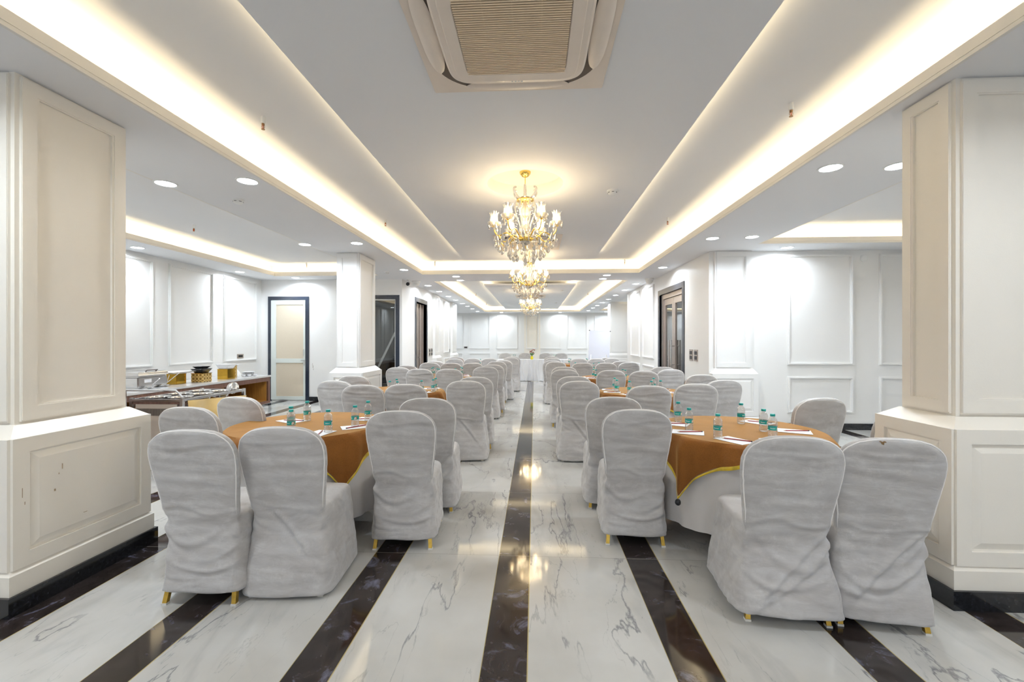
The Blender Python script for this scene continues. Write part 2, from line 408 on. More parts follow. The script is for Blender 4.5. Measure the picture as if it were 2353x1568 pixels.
def frame_y(wall, y, x0, x1, z0, z1, s=-1, w=.042, d=.032):
    """raised picture-frame moulding on a wall that faces s*Y"""
    mb = MB()
    for (ww, dd, k) in ((w, d*.55, 0), (w*.45, d, w*.25)):
        a, b, c, e = x0+k, x1-k, z0+k, z1-k
        ya, yb = sorted((y, y+s*dd))
        mb.box(a, b, ya, yb, c, c+ww); mb.box(a, b, ya, yb, e-ww, e)
        mb.box(a, a+ww, ya, yb, c+ww, e-ww); mb.box(b-ww, b, ya, yb, c+ww, e-ww)
    return ob('panel_moulding', mb, M['wall'], wall)
def frame_x(wall, x, y0, y1, z0, z1, s=1, w=.042, d=.032):
    mb = MB()
    for (ww, dd, k) in ((w, d*.55, 0), (w*.45, d, w*.25)):
        a, b, c, e = y0+k, y1-k, z0+k, z1-k
        xa, xb = sorted((x, x+s*dd))
        mb.box(xa, xb, a, b, c, c+ww); mb.box(xa, xb, a, b, e-ww, e)
        mb.box(xa, xb, a, a+ww, c+ww, e-ww); mb.box(xa, xb, b-ww, b, c+ww, e-ww)
    return ob('panel_moulding', mb, M['wall'], wall)

YD = 9.9       # end wall of the buffet bay
XH = -3.05     # left wall of the hall beyond the bay
XRH = 2.79     # right wall of the hall
YR = 7.12      # end wall of the right bay
wl = wall_x('wall_left', XL, YB, YD, th=-.12)
for a, b in ((.55,1.62), (2.0,3.1), (3.5,4.55), (4.95,5.6), (5.92,6.98), (7.30,8.35), (8.645,9.70)):
    frame_x(wl, XL, a, b, .965, 2.755, 1)
wd = wall_y('wall_left_end', YD, XL-.12, XH, holes=[(-4.16,-3.19,.10,2.37)])
wh = wall_x('wall_left_hall', XH, YD+.12, 16.75, th=-.12, holes=[(11.07,12.16,.0,2.42)])
frame_x(wh, XH, 14.50, 15.32, 1.0, 2.75, 1); frame_x(wh, XH, 14.50, 15.32, .25, .82, 1)
wall_y('wall_left_return', 16.63, -6.0, XH-.12)
wall_x('wall_left_alcove', -6.0, 16.75, YF, th=-.12)
wb = wall_y('wall_back', YF, -6.12, XR)
for a, b in ((-4.70,-3.67), (-3.36,-2.28), (-1.93,-.86), (.27,1.33), (1.66,2.66), (3.03,4.05), (4.4,5.4)):
    frame_y(wb, YF, a, b, 1.0, 2.72); frame_y(wb, YF, a, b, .25, .78)
frame_y(wb, YF-.05, -.42, .20, 1.0, 2.72)
struct('trim_1', MB().box(-.52, .30, YF-.05, YF, 0, 2.83), M['pillar'])   # shallow pilaster on the back wall
wr = wall_y('wall_right_end', YR, XRH, XR+.12)
for a, b in ((4.004,5.006), (5.40,6.0)):
    frame_y(wr, YR, a, b, 1.02, 2.77); frame_y(wr, YR, a, b, .26, .84)
wall_x('wall_right', XR, YB, YR)
wrh = wall_x('wall_right_hall', XRH, YR+.12, 13.25, holes=[(8.36,9.84,.0,2.41)])
for a, b in ((10.29,11.33), (11.675,12.71)):
    frame_x(wrh, XRH, a, b, .98, 2.73, -1); frame_x(wrh, XRH, a, b, .25, .81, -1)
wall_y('wall_right_return', 13.13, XRH+.12, XR)
wall_x('wall_right_alcove', XR-.12, 13.25, YF)
# glazed wall behind the camera, daylight comes in through it
wall_y('wall_front', YB-.12, XL-.12, XR+.12, holes=[(-5.8,-3.4,.5,2.6), (-3.0,-.4,.1,2.6), (0,2.6,.1,2.6), (3.0,5.6,.5,2.6)])
for i, (a, b, c) in enumerate(((-5.8,-3.4,.5), (-3.0,-.4,.1), (0,2.6,.1), (3.0,5.6,.5))):
    mb = MB(); y = YB-.09; mdl = (a+b)/2
    mb.box(a, a+.06, y, y+.06, c, 2.6); mb.box(b-.06, b, y, y+.06, c, 2.6); mb.box(mdl-.03, mdl+.03, y, y+.06, c, 2.6)
    mb.box(a+.06, b-.06, y, y+.06, c, c+.06); mb.box(a+.06, b-.06, y, y+.06, 2.54, 2.6)
    struct('window_%d' % (i+1), mb, M['bronze'])

# black skirting
def bb(name, *boxes):
    mb = MB()
    for q in boxes: mb.box(*q)
    struct(name, mb, M['granite'])
bb('baseboard_left', (XL, XL+.018, YB, YD, 0, .10))
bb('baseboard_left_end', (XL+.018, -6.24, YD-.018, YD, 0, .10), (-5.24, -4.24, YD-.018, YD, 0, .10))
bb('baseboard_left_hall', (XH, XH+.018, YD, 10.96, 0, .10), (XH, XH+.018, 12.27, 16.75, 0, .10))
bb('baseboard_back', (-6.0, XR-.12, YF-.018, YF, 0, .10))
bb('baseboard_right_end', (3.52, XR, YR-.018, YR, 0, .10))
bb('baseboard_right', (XR-.018, XR, YB, YR-.018, 0, .10))
bb('baseboard_right_hall', (XRH-.018, XRH, YR+.02, 8.25, 0, .10), (XRH-.018, XRH, 9.95, 13.25, 0, .10))

# ceiling with its coves
coves = dict(main=(-2.42,2.20,-1.9,9.26), back=(-2.42,2.20,10.33,21.25), left=(-5.72,-3.38,-1.9,9.32),
             right=(3.28,5.70,-1.9,6.59), alcove=(3.02,5.50,13.9,20.6))
xs = sorted({XL, XR, *[v for c in coves.values() for v in c[:2]]}); ys = sorted({YB, YF, *[v for c in coves.values() for v in c[2:]]})
mb = MB()
for a, b in zip(xs[:-1], xs[1:]):
    for c, d in zip(ys[:-1], ys[1:]):
        cx, cy = (a+b)/2, (c+d)/2
        if any(k[0] < cx < k[1] and k[2] < cy < k[3] for k in coves.values()): continue
        mb.box(a, b, c, d, CZ, CZ+.012)
ceil = struct('ceiling', mb, M['ceil'])
struct('ceiling_upper', MB().box(XL-.12, XR+.12, YB-.12, YF+.12, 3.2, 3.3), M['ceil'])
WARM = (1, .80, .48)
EXT = .17
def cove_unit(idx, c, hole_panel=None, power=4.6, sides='lrfb'):
    x0, x1, y0, y1 = c
    # lip (visible fascia with a little bead), trough and outer upstand
    mb = MB(); t = .02
    for zz0, zz1, o, i in ((CZ+.0005, CZ+.09, 0, .012), (CZ+.0003, CZ+.020, -.012, .020), (CZ+.028, CZ+.034, -.012, .015)):
        mb.box(x0-o, x0+i, y0-o, y1+o, zz0, zz1); mb.box(x1-i, x1+o, y0-o, y1+o, zz0, zz1)
        mb.box(x0+i, x1-i, y0-o, y0+i, zz0, zz1); mb.box(x0+i, x1-i, y1-i, y1+o, zz0, zz1)
    struct('trim_%d' % (10+idx), mb, M['cove'])
    mb = MB(); X0, X1, Y0, Y1 = x0-EXT, x1+EXT, y0-EXT, y1+EXT
    mb.box(X0-.02, X0, Y0, Y1, CZ+.012, RZ); mb.box(X1, X1+.02, Y0, Y1, CZ+.012, RZ)
    mb.box(X0, X1, Y0-.02, Y0, CZ+.012, RZ); mb.box(X0, X1, Y1, Y1+.02, CZ+.012, RZ)
    mb.box(X0-.02, X1+.02, Y0-.02, Y1+.02, RZ, RZ+.02)
    struct('ceiling_raised_%d' % idx, mb, M['ceil'])
    zL = CZ+.045; off = .085
    for s, (px, py, sx, sy) in dict(l=(x0-off, (y0+y1)/2, .03, y1-y0), r=(x1+off, (y0+y1)/2, .03, y1-y0),
                                    f=((x0+x1)/2, y0-off, x1-x0, .03), b=((x0+x1)/2, y1+off, x1-x0, .03)).items():
        if s not in sides: continue
        light('AREA', 'cove_light', (px, py, zL), power*max(sx, sy), WARM, shape='RECTANGLE', size=sx, size_y=sy, rot=(pi, 0, 0))
def drop_panel(idx, x0, x1, y0, y1, holes, power=3):
    bm = bmesh.new()
    def ring(pts, z):
        v = [bm.verts.new((x, y, z)) for x, y in pts]
        for i in range(len(v)): bm.edges.new((v[i], v[(i+1) % len(v)]))
        return v
    ring([(x0,y0),(x1,y0),(x1,y1),(x0,y1)], PZ)
    N_ = 64
    for hx, hy, r in holes: ring([(hx+r*cos(2*pi*i/N_), hy+r*sin(2*pi*i/N_)) for i in range(N_)], PZ)
    bmesh.ops.triangle_fill(bm, edges=bm.edges[:], use_beauty=True)
    for f in bm.faces:
        if f.normal.z > 0: f.normal_flip()
    mbb = MB(); mbb.bm.free(); mbb.bm = bm
    t = .045
    zq = PZ+.0015; mbb.box(x0, x0+.01, y0, y1, zq, PZ+t); mbb.box(x1-.01, x1, y0, y1, zq, PZ+t); mbb.box(x0+.01, x1-.01, y0, y0+.01, zq, PZ+t); mbb.box(x0+.01, x1-.01, y1-.01, y1, zq, PZ+t)
    me = mbb.mesh('ceiling_panel', fix=False)
    struct('ceiling_panel_%d' % idx, me, M['ceil'])
    for hx, hy, r in holes:
        q = MB().lathe([(r+.012, PZ+.001), (r+.012, 3.062), (.001, 3.062)], 64, (hx, hy, 0), False, False)
        # inner face of the round recess
        q.lathe([(r, PZ), (r, 3.05), (.001, 3.05)], 64, (hx, hy, 0), False, True)
        struct('ceiling_rose_%d' % idx, q.mesh('ceiling_rose', True), M['cove'])
    z = PZ+.06; o = -.03
    for px, py, sx, sy in ((x0-o, (y0+y1)/2, .03, y1-y0), (x1+o, (y0+y1)/2, .03, y1-y0), ((x0+x1)/2, y0-o, x1-x0, .03), ((x0+x1)/2, y1+o, x1-x0, .03)):
        light('AREA', 'panel_light', (px, py, z), power*max(sx, sy), WARM, shape='RECTANGLE', size=sx, size_y=sy, rot=(pi, 0, 0))
cove_unit(1, coves['main']); cove_unit(2, coves['back'], power=6.5)
cove_unit(3, coves['left'], power=3.2); cove_unit(4, coves['right'], power=3.2); cove_unit(5, coves['alcove'], power=3.2)
CH = [(-.09, 4.25), (-.09, 7.72), (-.12, 13.35)]
drop_panel(1, -1.33, 1.12, -.8, 8.17, [(CH[0][0], CH[0][1], .37), (CH[1][0], CH[1][1], .37)])
drop_panel(2, -1.38, 1.12, 11.92, 20.75, [(CH[2][0], CH[2][1], .37)])

# ------------------------------------------------------------------ pillars
def face_frame(mb, axis, pos, s, a0, a1, z0, z1, w=.075, d=.014):
    """raised stiles and rails on one face"""
    p0, p1 = sorted((pos, pos+s*d))
    def bx(u0, u1, v0, v1):
        if axis == 'y': mb.box(u0, u1, p0, p1, v0, v1)
        else: mb.box(p0, p1, u0, u1, v0, v1)
    bx(a0, a0+w, z0, z1); bx(a1-w, a1, z0, z1); bx(a0+w, a1-w, z0, z0+w); bx(a0+w, a1-w, z1-w, z1)
def raised_field(mb, axis, pos, s, a0, a1, z0, z1, d=.012, k=.035):
    q = lambda u, v, t: (u, pos+s*t, v) if axis == 'y' else (pos+s*t, u, v)
    mb.loft([[q(a0,z0,0), q(a1,z0,0), q(a1,z1,0), q(a0,z1,0)], [q(a0+k,z0+k,d), q(a1-k,z0+k,d), q(a1-k,z1-k,d), q(a0+k,z1-k,d)]])
def pillar(name, x0, x1, y0, y1, pad=.09, faces=('y-', 'x+'), zb=.89, zs=.965, m='pillar'):
    r = bpy.data.objects.new(name, None); COL.objects.link(r); r['kind'] = 'structure'
    mb = MB().box(x0, x1, y0, y1, zs-.02, CZ)
    lb = MB().box(x0-pad, x1+pad, y0-pad, y1+pad, .10, zb)
    lb.loft([[(x0-pad,y0-pad,zb),(x1+pad,y0-pad,zb),(x1+pad,y1+pad,zb),(x0-pad,y1+pad,zb)],
             [(x0-.012,y0-.012,zs),(x1+.012,y0-.012,zs),(x1+.012,y1+.012,zs),(x0-.012,y1+.012,zs)]])
    # plinth step
    lb.loft([[(x0-pad-.02,y0-pad-.02,.10),(x1+pad+.02,y0-pad-.02,.10),(x1+pad+.02,y1+pad+.02,.10),(x0-pad-.02,y1+pad+.02,.10)],
             [(x0-pad-.02,y0-pad-.02,.20),(x1+pad+.02,y0-pad-.02,.20),(x1+pad+.02,y1+pad+.02,.20),(x0-pad-.02,y1+pad+.02,.20)],
             [(x0-pad,y0-pad,.222),(x1+pad,y0-pad,.222),(x1+pad,y1+pad,.222),(x0-pad,y1+pad,.222)]])
    for f in faces:
        ax, s = f[0], (1 if f[1] == '+' else -1)
        if ax == 'y':
            p = y1 if s > 0 else y0; a0, a1 = x0, x1
        else:
            p = x1 if s > 0 else x0; a0, a1 = y0, y1
        g = .022
        ww = min(.085, (a1-a0)*.2)
        face_frame(mb, ax, p, s, a0+g, a1-g, zs+.012, CZ-.012, w=ww, d=.013)
        face_frame(mb, ax, p+s*.013, s, a0+g+ww*.02, a1-g-ww*.02, zs+.02, CZ-.02, w=ww*.82, d=.004)
        pb = p+s*pad
        b0, b1 = a0-pad, a1+pad
        face_frame(lb, ax, pb, s, b0, b1, .222, zb, w=min(.075, (b1-b0)*.14), d=.014)
        k = min(.075, (b1-b0)*.14)
        raised_field(lb, ax, pb, s, b0+k+.012, b1-k-.012, .222+k+.012, zb-k-.012)
    ob('shaft', mb, M[m], r); ob('pedestal', lb, M[m], r)
    ob('skirting', MB().box(x0-pad-.035, x1+pad+.035, y0-pad-.035, y1+pad+.035, 0, .10), M['granite'], r)
    return r
pl = pillar('pillar', -3.50, -2.755, 2.17, 2.80, .085, ('y-', 'x+'), .895, .955)
pr = pillar('pillar', 2.29, 3.10, 2.49, 2.835, .085, ('y-', 'x-'), .935, .99)
pm = pillar('pillar', -3.20, -2.835, 6.90, 7.60, .085, ('y-', 'x+'), m='wall')
pillar('pillar', XRH+.004, 3.50, 16.05, 16.70, .07, ('y-', 'x-'), m='wall')
pillar('pillar', XRH+.07, 3.43, YR-.06, YR+.0, .065, ('y-',), .885, .965, m='wall')
pillar('pillar', XH-.06, XH+.05, 12.95, 13.62, .06, ('x+',), m='wall')
pillar('pillar', XH-.14, XH+.05, 15.72, 16.62, .06, ('x+',), m='wall')

scuffm = simple('pale_brown_scuff', (.42,.31,.20), .7)
# brown paint scuffs on the pedestal of the left pillar
for (y, z, w, h) in ((2.318,.680,.0025,.030),(2.278,.568,.006,.012),(2.125,.585,.0025,.050),(2.136,.545,.003,.016),(2.435,.388,.020,.002),(2.300,.655,.003,.008)):
    ob('scuff_mark', MB().box(-2.660, -2.6552, y, y+w, z, z+h), scuffm, pl)

# ------------------------------------------------------------------ doors
def granite_frame_y(parent, y, x0, x1, z1, w=.08, d=.02, z0=0, mat_='granite_blue'):
    ob('door_frame', MB().box(x0, x0+w, y-d, y+.02, z0, z1).box(x1-w, x1, y-d, y+.02, z0, z1).box(x0+w, x1-w, y-d, y+.02, z1-w, z1), M[mat_], parent)
# door 1: cream and pale green door in the bay end wall
d1 = bpy.data.objects.new('door_1', None); COL.objects.link(d1); d1['kind'] = 'structure'
granite_frame_y(d1, YD, -6.23, -5.25, 2.44)
y = YD
mb = MB()
mb.box(-6.15, -6.03, y-.030, y-.001, .03, 2.35).box(-5.375, -5.33, y-.030, y-.001, .03, 2.35)
mb.box(-6.03, -5.375, y-.030, y-.001, 2.25, 2.35).box(-6.03, -5.375, y-.030, y-.001, .03, .11).box(-6.03, -5.375, y-.034, y-.001, .89, .99)
ob('door_stile', mb, M['doorframe'], d1)
ob('upper_panel', MB().box(-6.03, -5.375, y-.018, y-.002, .99, 2.25), M['doorpanel'], d1)
ob('lower_panel', MB().box(-6.03, -5.375, y-.018, y-.002, .11, .89), M['doorpanel'], d1)
ob('door_handle', MB().tube([(-5.36,y-.03,1.05),(-5.36,y-.06,1.06),(-5.36,y-.06,1.20),(-5.36,y-.03,1.21)], .006), M['steel'], d1)
ob('door_bolt', MB().tube([(-5.43,y-.04,.955),(-5.33,y-.04,.955)], .006).box(-5.365,-5.345,y-.045,y-.03,.83,.93), M['steel'], d1)
# scuff marks beside it
tag(ob('wall_scuff', MB().box(-5.17,-5.166,YD-.0015,YD,.83,.88).box(-5.162,-5.155,YD-.0015,YD,.77,.83).box(-5.152,-5.147,YD-.0015,YD,.72,.76), M['stain']),
    'short brown scuff streak on the white wall beside the cream door', 'scuff')
# door 2: glass door in front of the staircase
d2 = bpy.data.objects.new('door_2', None); COL.objects.link(d2); d2['kind'] = 'structure'
ob('door_frame', MB().box(-3.20,-3.11,YD-.02,YD+.14,0,2.46).box(-4.24,-4.15,YD-.02,YD+.14,0,2.46).box(-4.15,-3.20,YD-.02,YD+.14,2.37,2.46).box(-4.15,-3.20,YD-.02,YD+.14,0,.10), M['granite_blue'], d2)
ob('glazing_bead', MB().box(-3.225,-3.20,YD+.02,YD+.06,.10,2.37).box(-4.15,-3.225,YD+.02,YD+.06,2.345,2.37), M['white'], d2)
ob('glass_pane', MB().box(-4.15,-3.225,YD+.035,YD+.043,.10,2.345), M['glass'], d2)
# staircase behind it
mb = MB(); n = 12
for i in range(n):
    y0 = YD+.35+i*.25
    mb.box(-3.80, -3.18, y0, YD+.35+n*.25, .02+i*.165, .02+(i+1)*.165)
st = tag(ob('staircase', mb, M['stairdark']), 'dark granite staircase rising behind the black-framed glass pane', 'staircase')
nb = MB()
for i in range(n):
    y0 = YD+.35+i*.25
    nb.box(-3.80, -3.18, y0-.012, y0+.02, .02+(i+1)*.165, .02+(i+1)*.165+.012)
ob('stair_nosing', nb, simple('pale_nosing', (.25,.25,.25), .3), st)
mb = MB()
pts0 = [(-3.81, YD+.25, .02), (-3.81, YD+.25, .50), (-3.81, YD+.35+n*.25, .50+n*.165+.1), (-3.81, YD+.35+n*.25, .02)]
mb.loft([pts0, [(p[0]-.06, p[1], p[2]) for p in pts0]])
ob('stair_stringer', mb, M['stairwall'], st)
struct('wall_stairwell', MB().box(-5.2,-5.1,YD+.12,14.2,0,3.2).box(-5.1,-3.17,13.6,13.7,0,3.2), M['stairwall'])
light('AREA', 'stairwell_fill', (-4.3, YD+1.1, 2.78), 38, (.95,.97,1), shape='RECTANGLE', size=.6, size_y=1.2)  # fill added so the stairs show through the glass, no known fitting
# door 3: folded steel shutter door in the left hall wall
d3 = bpy.data.objects.new('door_3', None); COL.objects.link(d3); d3['kind'] = 'structure'
ob('door_frame', MB().box(XH-.16,XH+.015,10.97,11.07,0,2.53).box(XH-.16,XH+.015,12.16,12.26,0,2.53).box(XH-.16,XH+.015,11.07,12.16,2.42,2.53), M['granite_blue'], d3)
mb = MB()
for i in range(7):
    yy = 11.09+i*.15
    mb.box(XH-.13, XH-.05-.03*(i % 2), yy, yy+.05, .02, 2.40)
    mb.box(XH-.12, XH-.10, yy+.05, yy+.15, .02, 2.40)
ob('shutter_leaf', mb, M['bronze'], d3)
ob('door_handle', MB().tube([(XH-.06,11.55,1.05),(XH-.01,11.55,1.06),(XH-.01,11.55,1.16),(XH-.06,11.55,1.17)], .008), M['steel'], d3)
ob('door_bolt', MB().box(XH-.06,XH-.02,11.5,11.62,.95,.97), M['steel'], d3)
# door 4: pair of glazed doors in the right hall wall
d4 = bpy.data.objects.new('door_4', None); COL.objects.link(d4); d4['kind'] = 'structure'
ob('door_frame', MB().box(XRH-.015,XRH+.16,8.25,8.36,0,2.52).box(XRH-.015,XRH+.16,9.84,9.95,0,2.52).box(XRH-.015,XRH+.16,8.36,9.84,2.41,2.52), M['granite_blue'], d4)
ob('door_header', MB().box(XRH+.03,XRH+.12,8.36,9.84,2.31,2.41).box(XRH+.03,XRH+.12,9.70,9.84,0,2.31).box(XRH+.03,XRH+.12,8.36,8.40,0,2.31), M['bronze'], d4)
for k, (a, b) in enumerate(((8.40,9.045), (9.055,9.70))):
    q = MB().box(XRH+.05,XRH+.10,a,a+.09,.02,2.30).box(XRH+.05,XRH+.10,b-.09,b,.02,2.30).box(XRH+.05,XRH+.10,a+.09,b-.09,2.17,2.30).box(XRH+.05,XRH+.10,a+.09,b-.09,.02,.15)
    lf = ob('door_leaf', q, M['bronze'], d4)
    ob('glass_pane', MB().box(XRH+.07,XRH+.078,a+.09,b-.09,.15,2.17), M['glass'], lf)
    hy = 9.0-.02 if k == 0 else 9.10+.02
    ob('pull_handle', MB().tube([(XRH-.02,hy,.80),(XRH-.02,hy,1.42)], .016, 10).tube([(XRH+.05,hy,.92),(XRH-.02,hy,.92)], .010).tube([(XRH+.05,hy,1.30),(XRH-.02,hy,1.30)], .010), M['steel'], lf)
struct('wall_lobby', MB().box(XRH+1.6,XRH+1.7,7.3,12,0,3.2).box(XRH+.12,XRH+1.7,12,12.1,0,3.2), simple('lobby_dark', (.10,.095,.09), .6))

# ------------------------------------------------------------------ small wall and ceiling fittings
def plate(name, label, axis, pos, s, u, z, w, h, wins):
    t = thing(name, label, 'electrical outlet' if 'socket' in name else 'switch', (0,0,0))
    def bx(mb, u0, u1, v0, v1, d0, d1):
        a, b = sorted((pos+s*d0, pos+s*d1))
        if axis == 'x': mb.box(a, b, u0, u1, v0, v1)
        else: mb.box(u0, u1, a, b, v0, v1)
        return mb
    ob('cover_plate', bx(MB(), u-w/2, u+w/2, z-h/2, z+h/2, 0, .010), M['bronze'], t)
    for (du, dz, ww, hh) in wins:
        ob('switch_insert' if 'switch' in name else 'socket_insert', bx(MB(), u+du-ww/2, u+du+ww/2, z+dz-hh/2, z+dz+hh/2, .010, .014), M['black'], t)
plate('wall_socket', 'long steel socket plate low on the wall above the buffet counter', 'x', XL, 1, 9.16, 1.07, .20, .09, [(0,0,.13,.045)])
plate('wall_socket', 'dark socket plate between panel mouldings on the back wall', 'y', YF, -1, -3.52, 1.07, .18, .10, [(0,0,.14,.06)])
plate('wall_socket', 'tiny black socket beside the farther left pillar', 'x', XH, 1, 15.5, 1.06, .08, .12, [(0,0,.05,.09)])
for k, yy in enumerate((7.90, 7.67)):
    plate('switch_plate', ['grey double switch plate nearer the glazed doors, on the right wall', 'grey double switch plate nearer the pillar, on the right wall'][k], 'x', XRH, -1, yy, 1.15, .16, .20, [(0,.042,.10,.06), (0,-.042,.10,.06)])
for k, yy in enumerate((12.52, 12.78)):
    plate('switch_plate', ['grey four-way switch plate right beside the folded steel door', 'grey four-way switch plate nearer the left wall pillar'][k], 'x', XH, 1, yy, 1.07, .17, .23, [(-.035,.05,.05,.07), (.035,.05,.05,.07), (-.035,-.05,.05,.07), (.035,-.05,.05,.07)])
t = tag(ob('wall_detector', MB().lathe([(.055,0),(.055,.015),(.04,.022),(.001,.022)], 20).xf(Matrix.Rotation(pi/2,4,'X')), M['white'], None, (5.17, YR, 2.70)), 'round white detector high on the right bay wall between mouldings', 'detector')

def downlight_proto():
    t = thing('ceiling_downlight', 'round flush white ceiling downlight', 'ceiling light')
    ob('trim_ring', MB().loft([[(r*cos(2*pi*i/28), r*sin(2*pi*i/28), z) for i in range(28)] for r, z in ((.095,0),(.095,-.004),(.08,-.006),(.078,-.002))], False, False).mesh('ring', True), M['white'], t)
    ob('lens', MB().lathe([(.079,-.001),(.079,-.003)], 28), M['lens'], t)
    l = light('AREA', 'downlight_lamp', (0,0,-.008), 17, (.80,.90,1), t, shape='DISK', size=.14, spread=radians(160))
    return t
dl = downlight_proto(); freeze(dl)
DL = [
 (-3.34,3.78,'nearest downlight beside the left bay, outer one of the close pair'), (-2.56,3.76,'nearest downlight along the left cove, inner one of the close pair'),
 (-6.06,6.35,'downlight over the buffet counter by the left pillar'), (-3.39,6.27,'downlight in front of the middle left pillar, bay side'),
 (-2.59,6.23,'downlight just in front of the middle left pillar, aisle side'), (-6.08,8.69,'downlight over the far end of the buffet counter'),
 (-5.38,9.55,'downlight on the strip directly above the cream door'), (-2.61,8.60,'single downlight beyond the middle left pillar'),
 (-1.73,9.55,'nearer downlight of the pair between the coves, buffet side'), (-1.74,10.16,'farther downlight of the pair between the coves, buffet side'),
 (1.57,9.53,'nearer downlight of the pair between the coves, glazed door side'), (1.57,10.08,'farther downlight of the pair between the coves, glazed door side'),
 (2.49,8.59,'downlight above the glazed double doors'), (2.44,3.72,'nearest downlight on the right of the cove'), (2.96,3.71,'nearest right downlight partly behind the right pillar'),
 (2.475,6.19,'inner one of the two downlights before the right bay wall'), (2.98,6.13,'outer one of the two downlights before the right bay wall'), (3.86,6.86,'downlight above the tall moulding of the right bay wall'),
 (-1.65,21.75,'downlight at the back wall, buffet side'), (1.28,21.75,'downlight at the back wall behind the whiteboard side'), (3.51,21.5,'downlight at the back wall near the far right pillar')]
for i, yy in enumerate((11.09,12.42,13.76,15.06,16.47,17.73,19.15,20.9)):
    nth = ('first','second','third','fourth','fifth','sixth','seventh','last')[i]
    DL.append((-2.74, yy, nth+' downlight of the receding row along the left of the far cove'))
for i, yy in enumerate((11.01,12.34,13.72,15.02,16.35,17.68,18.97,20.6)):
    nth = ('first','second','third','fourth','fifth','sixth','seventh','last')[i]
    DL.append((2.53, yy, nth+' downlight of the receding row along the right of the far cove'))
DL += [(x_, y_, 'added unseen alcove downlight, %s, %s' % ('buffet side' if x_ < 0 else 'whiteboard side', n_)) for x_ in (-4.6, 4.2) for y_, n_ in ((18.2,'nearer'),(21.7,'at the back wall'))]  # hidden alcove fittings added to brighten the far ceiling
DL += [(-2.55,1.3,'added downlight left of the cove, just outside the view'), (2.45,1.3,'added downlight right of the cove, just outside the view'), (-2.55,-1.1,'added downlight left of the cove, behind the viewpoint'), (2.45,-1.1,'added downlight right of the cove, behind the viewpoint'),  # unseen fittings added to bring more light to the near end
       (-6.06,4.0,'added unseen downlight over the near end of the buffet counter'), (-6.06,1.6,'added unseen downlight over the buffet bay beside the viewpoint'), (5.9,4.2,'added unseen downlight at the outer wall of the right bay')]
for i, (x, y, lab) in enumerate(DL):
    if i == 0: d_ = dl; dl.location = (x, y, CZ); dl['label'] = lab; dl['group'] = 'round ceiling downlights'
    else: d_ = dup(dl, (x, y, CZ), 0, lab, 'round ceiling downlights')

def smoke_proto():
    t = thing('smoke_detector', 'x', 'smoke detector')
    ob('detector_base', MB().lathe([(.055,0),(.055,-.012),(.05,-.014)], 24), M['white'], t)
    ob('sensing_head', MB().lathe([(.045,-.014),(.043,-.032),(.03,-.042),(.001,-.042)], 24).mesh('h', True), M['white'], t)
    q = MB()
    for k in range(6):
        a = k*pi/3; q.box(-.012,.012,-.0455,-.040,-.026,-.022)
        bmesh.ops.rotate(q.bm, verts=q.bm.verts[-8:], cent=(0,0,0), matrix=Matrix.Rotation(a,3,'Z'))
    ob('vent_slot', q, M['black'], t)
    return t
sm = smoke_proto(); freeze(sm)
SM = [(-2.99,4.25,CZ,'white smoke detector between the two nearest left downlights'), (-3.05,8.85,CZ,'white smoke detector beyond the middle left pillar'),
      (.79,4.47,PZ,'white smoke detector beside the nearest chandelier'), (.84,13.14,PZ,'nearer white smoke detector on the far ceiling panel'), (.87,17.45,PZ,'farther white smoke detector on the far ceiling panel')]
for i, (x, y, z, lab) in enumerate(SM):
    if i == 0: sm.location = (x, y, z); sm['label'] = lab
    else: dup(sm, (x, y, z), 0, lab)

def spr_proto(red):
    t = thing('sprinkler_head', 'x', 'sprinkler')
    ob('pipe_stub', MB().lathe([(.016,0),(.016,-.045),(.014,-.05)], 14), M['white'], t)
    b = ob('sprinkler_body', MB().lathe([(.010,-.05),(.011,-.062),(.006,-.066)], 10).tube([(-.009,0,-.062),(-.012,0,-.078),(-.004,0,-.092)], .002, 6).tube([(.009,0,-.062),(.012,0,-.078),(.004,0,-.092)], .002, 6).lathe([(.013,-.092),(.013,-.095)], 14), M['brass'], t)
    ob('glass_bulb', MB().tube([(0,0,-.064),(0,0,-.092)], .0035, 8) if not red else MB().ball((0,0,-.075), .013), M['redbulb'], b)
    return t
s0 = spr_proto(False); freeze(s0)
SP = [(-2.03,3.16,RZ,'nearest sprinkler on the left raised ceiling'), (1.81,3.17,RZ,'nearest sprinkler on the right raised ceiling'), (-2.05,5.90,RZ,'second sprinkler along the left raised ceiling'),
      (1.81,6.02,RZ,'second sprinkler along the right raised ceiling'), (-2.1,9.1,RZ,'sprinkler at the left far corner of the near cove'),
      (1.86,9.08,RZ,'sprinkler at the right far corner of the near cove'), (-4.88,9.1,RZ,'sprinkler at the far end of the bay ceiling in front of the cream door'), (-2.05,15.18,RZ,'nearer left sprinkler on the far raised ceiling'),
      (-2.1,19.0,RZ,'farther left sprinkler on the far raised ceiling'), (1.84,15.1,RZ,'right sprinkler on the far raised ceiling')]
for i, (x, y, z, lab) in enumerate(SP):
    if i == 0: s0.location = (x, y, z); s0['label'] = lab
    else: dup(s0, (x, y, z), 0, lab)
s1 = spr_proto(True); s1.location = (-4.92, 6.05, RZ); s1['label'] = 'red capped sprinkler on the ceiling of the buffet bay'

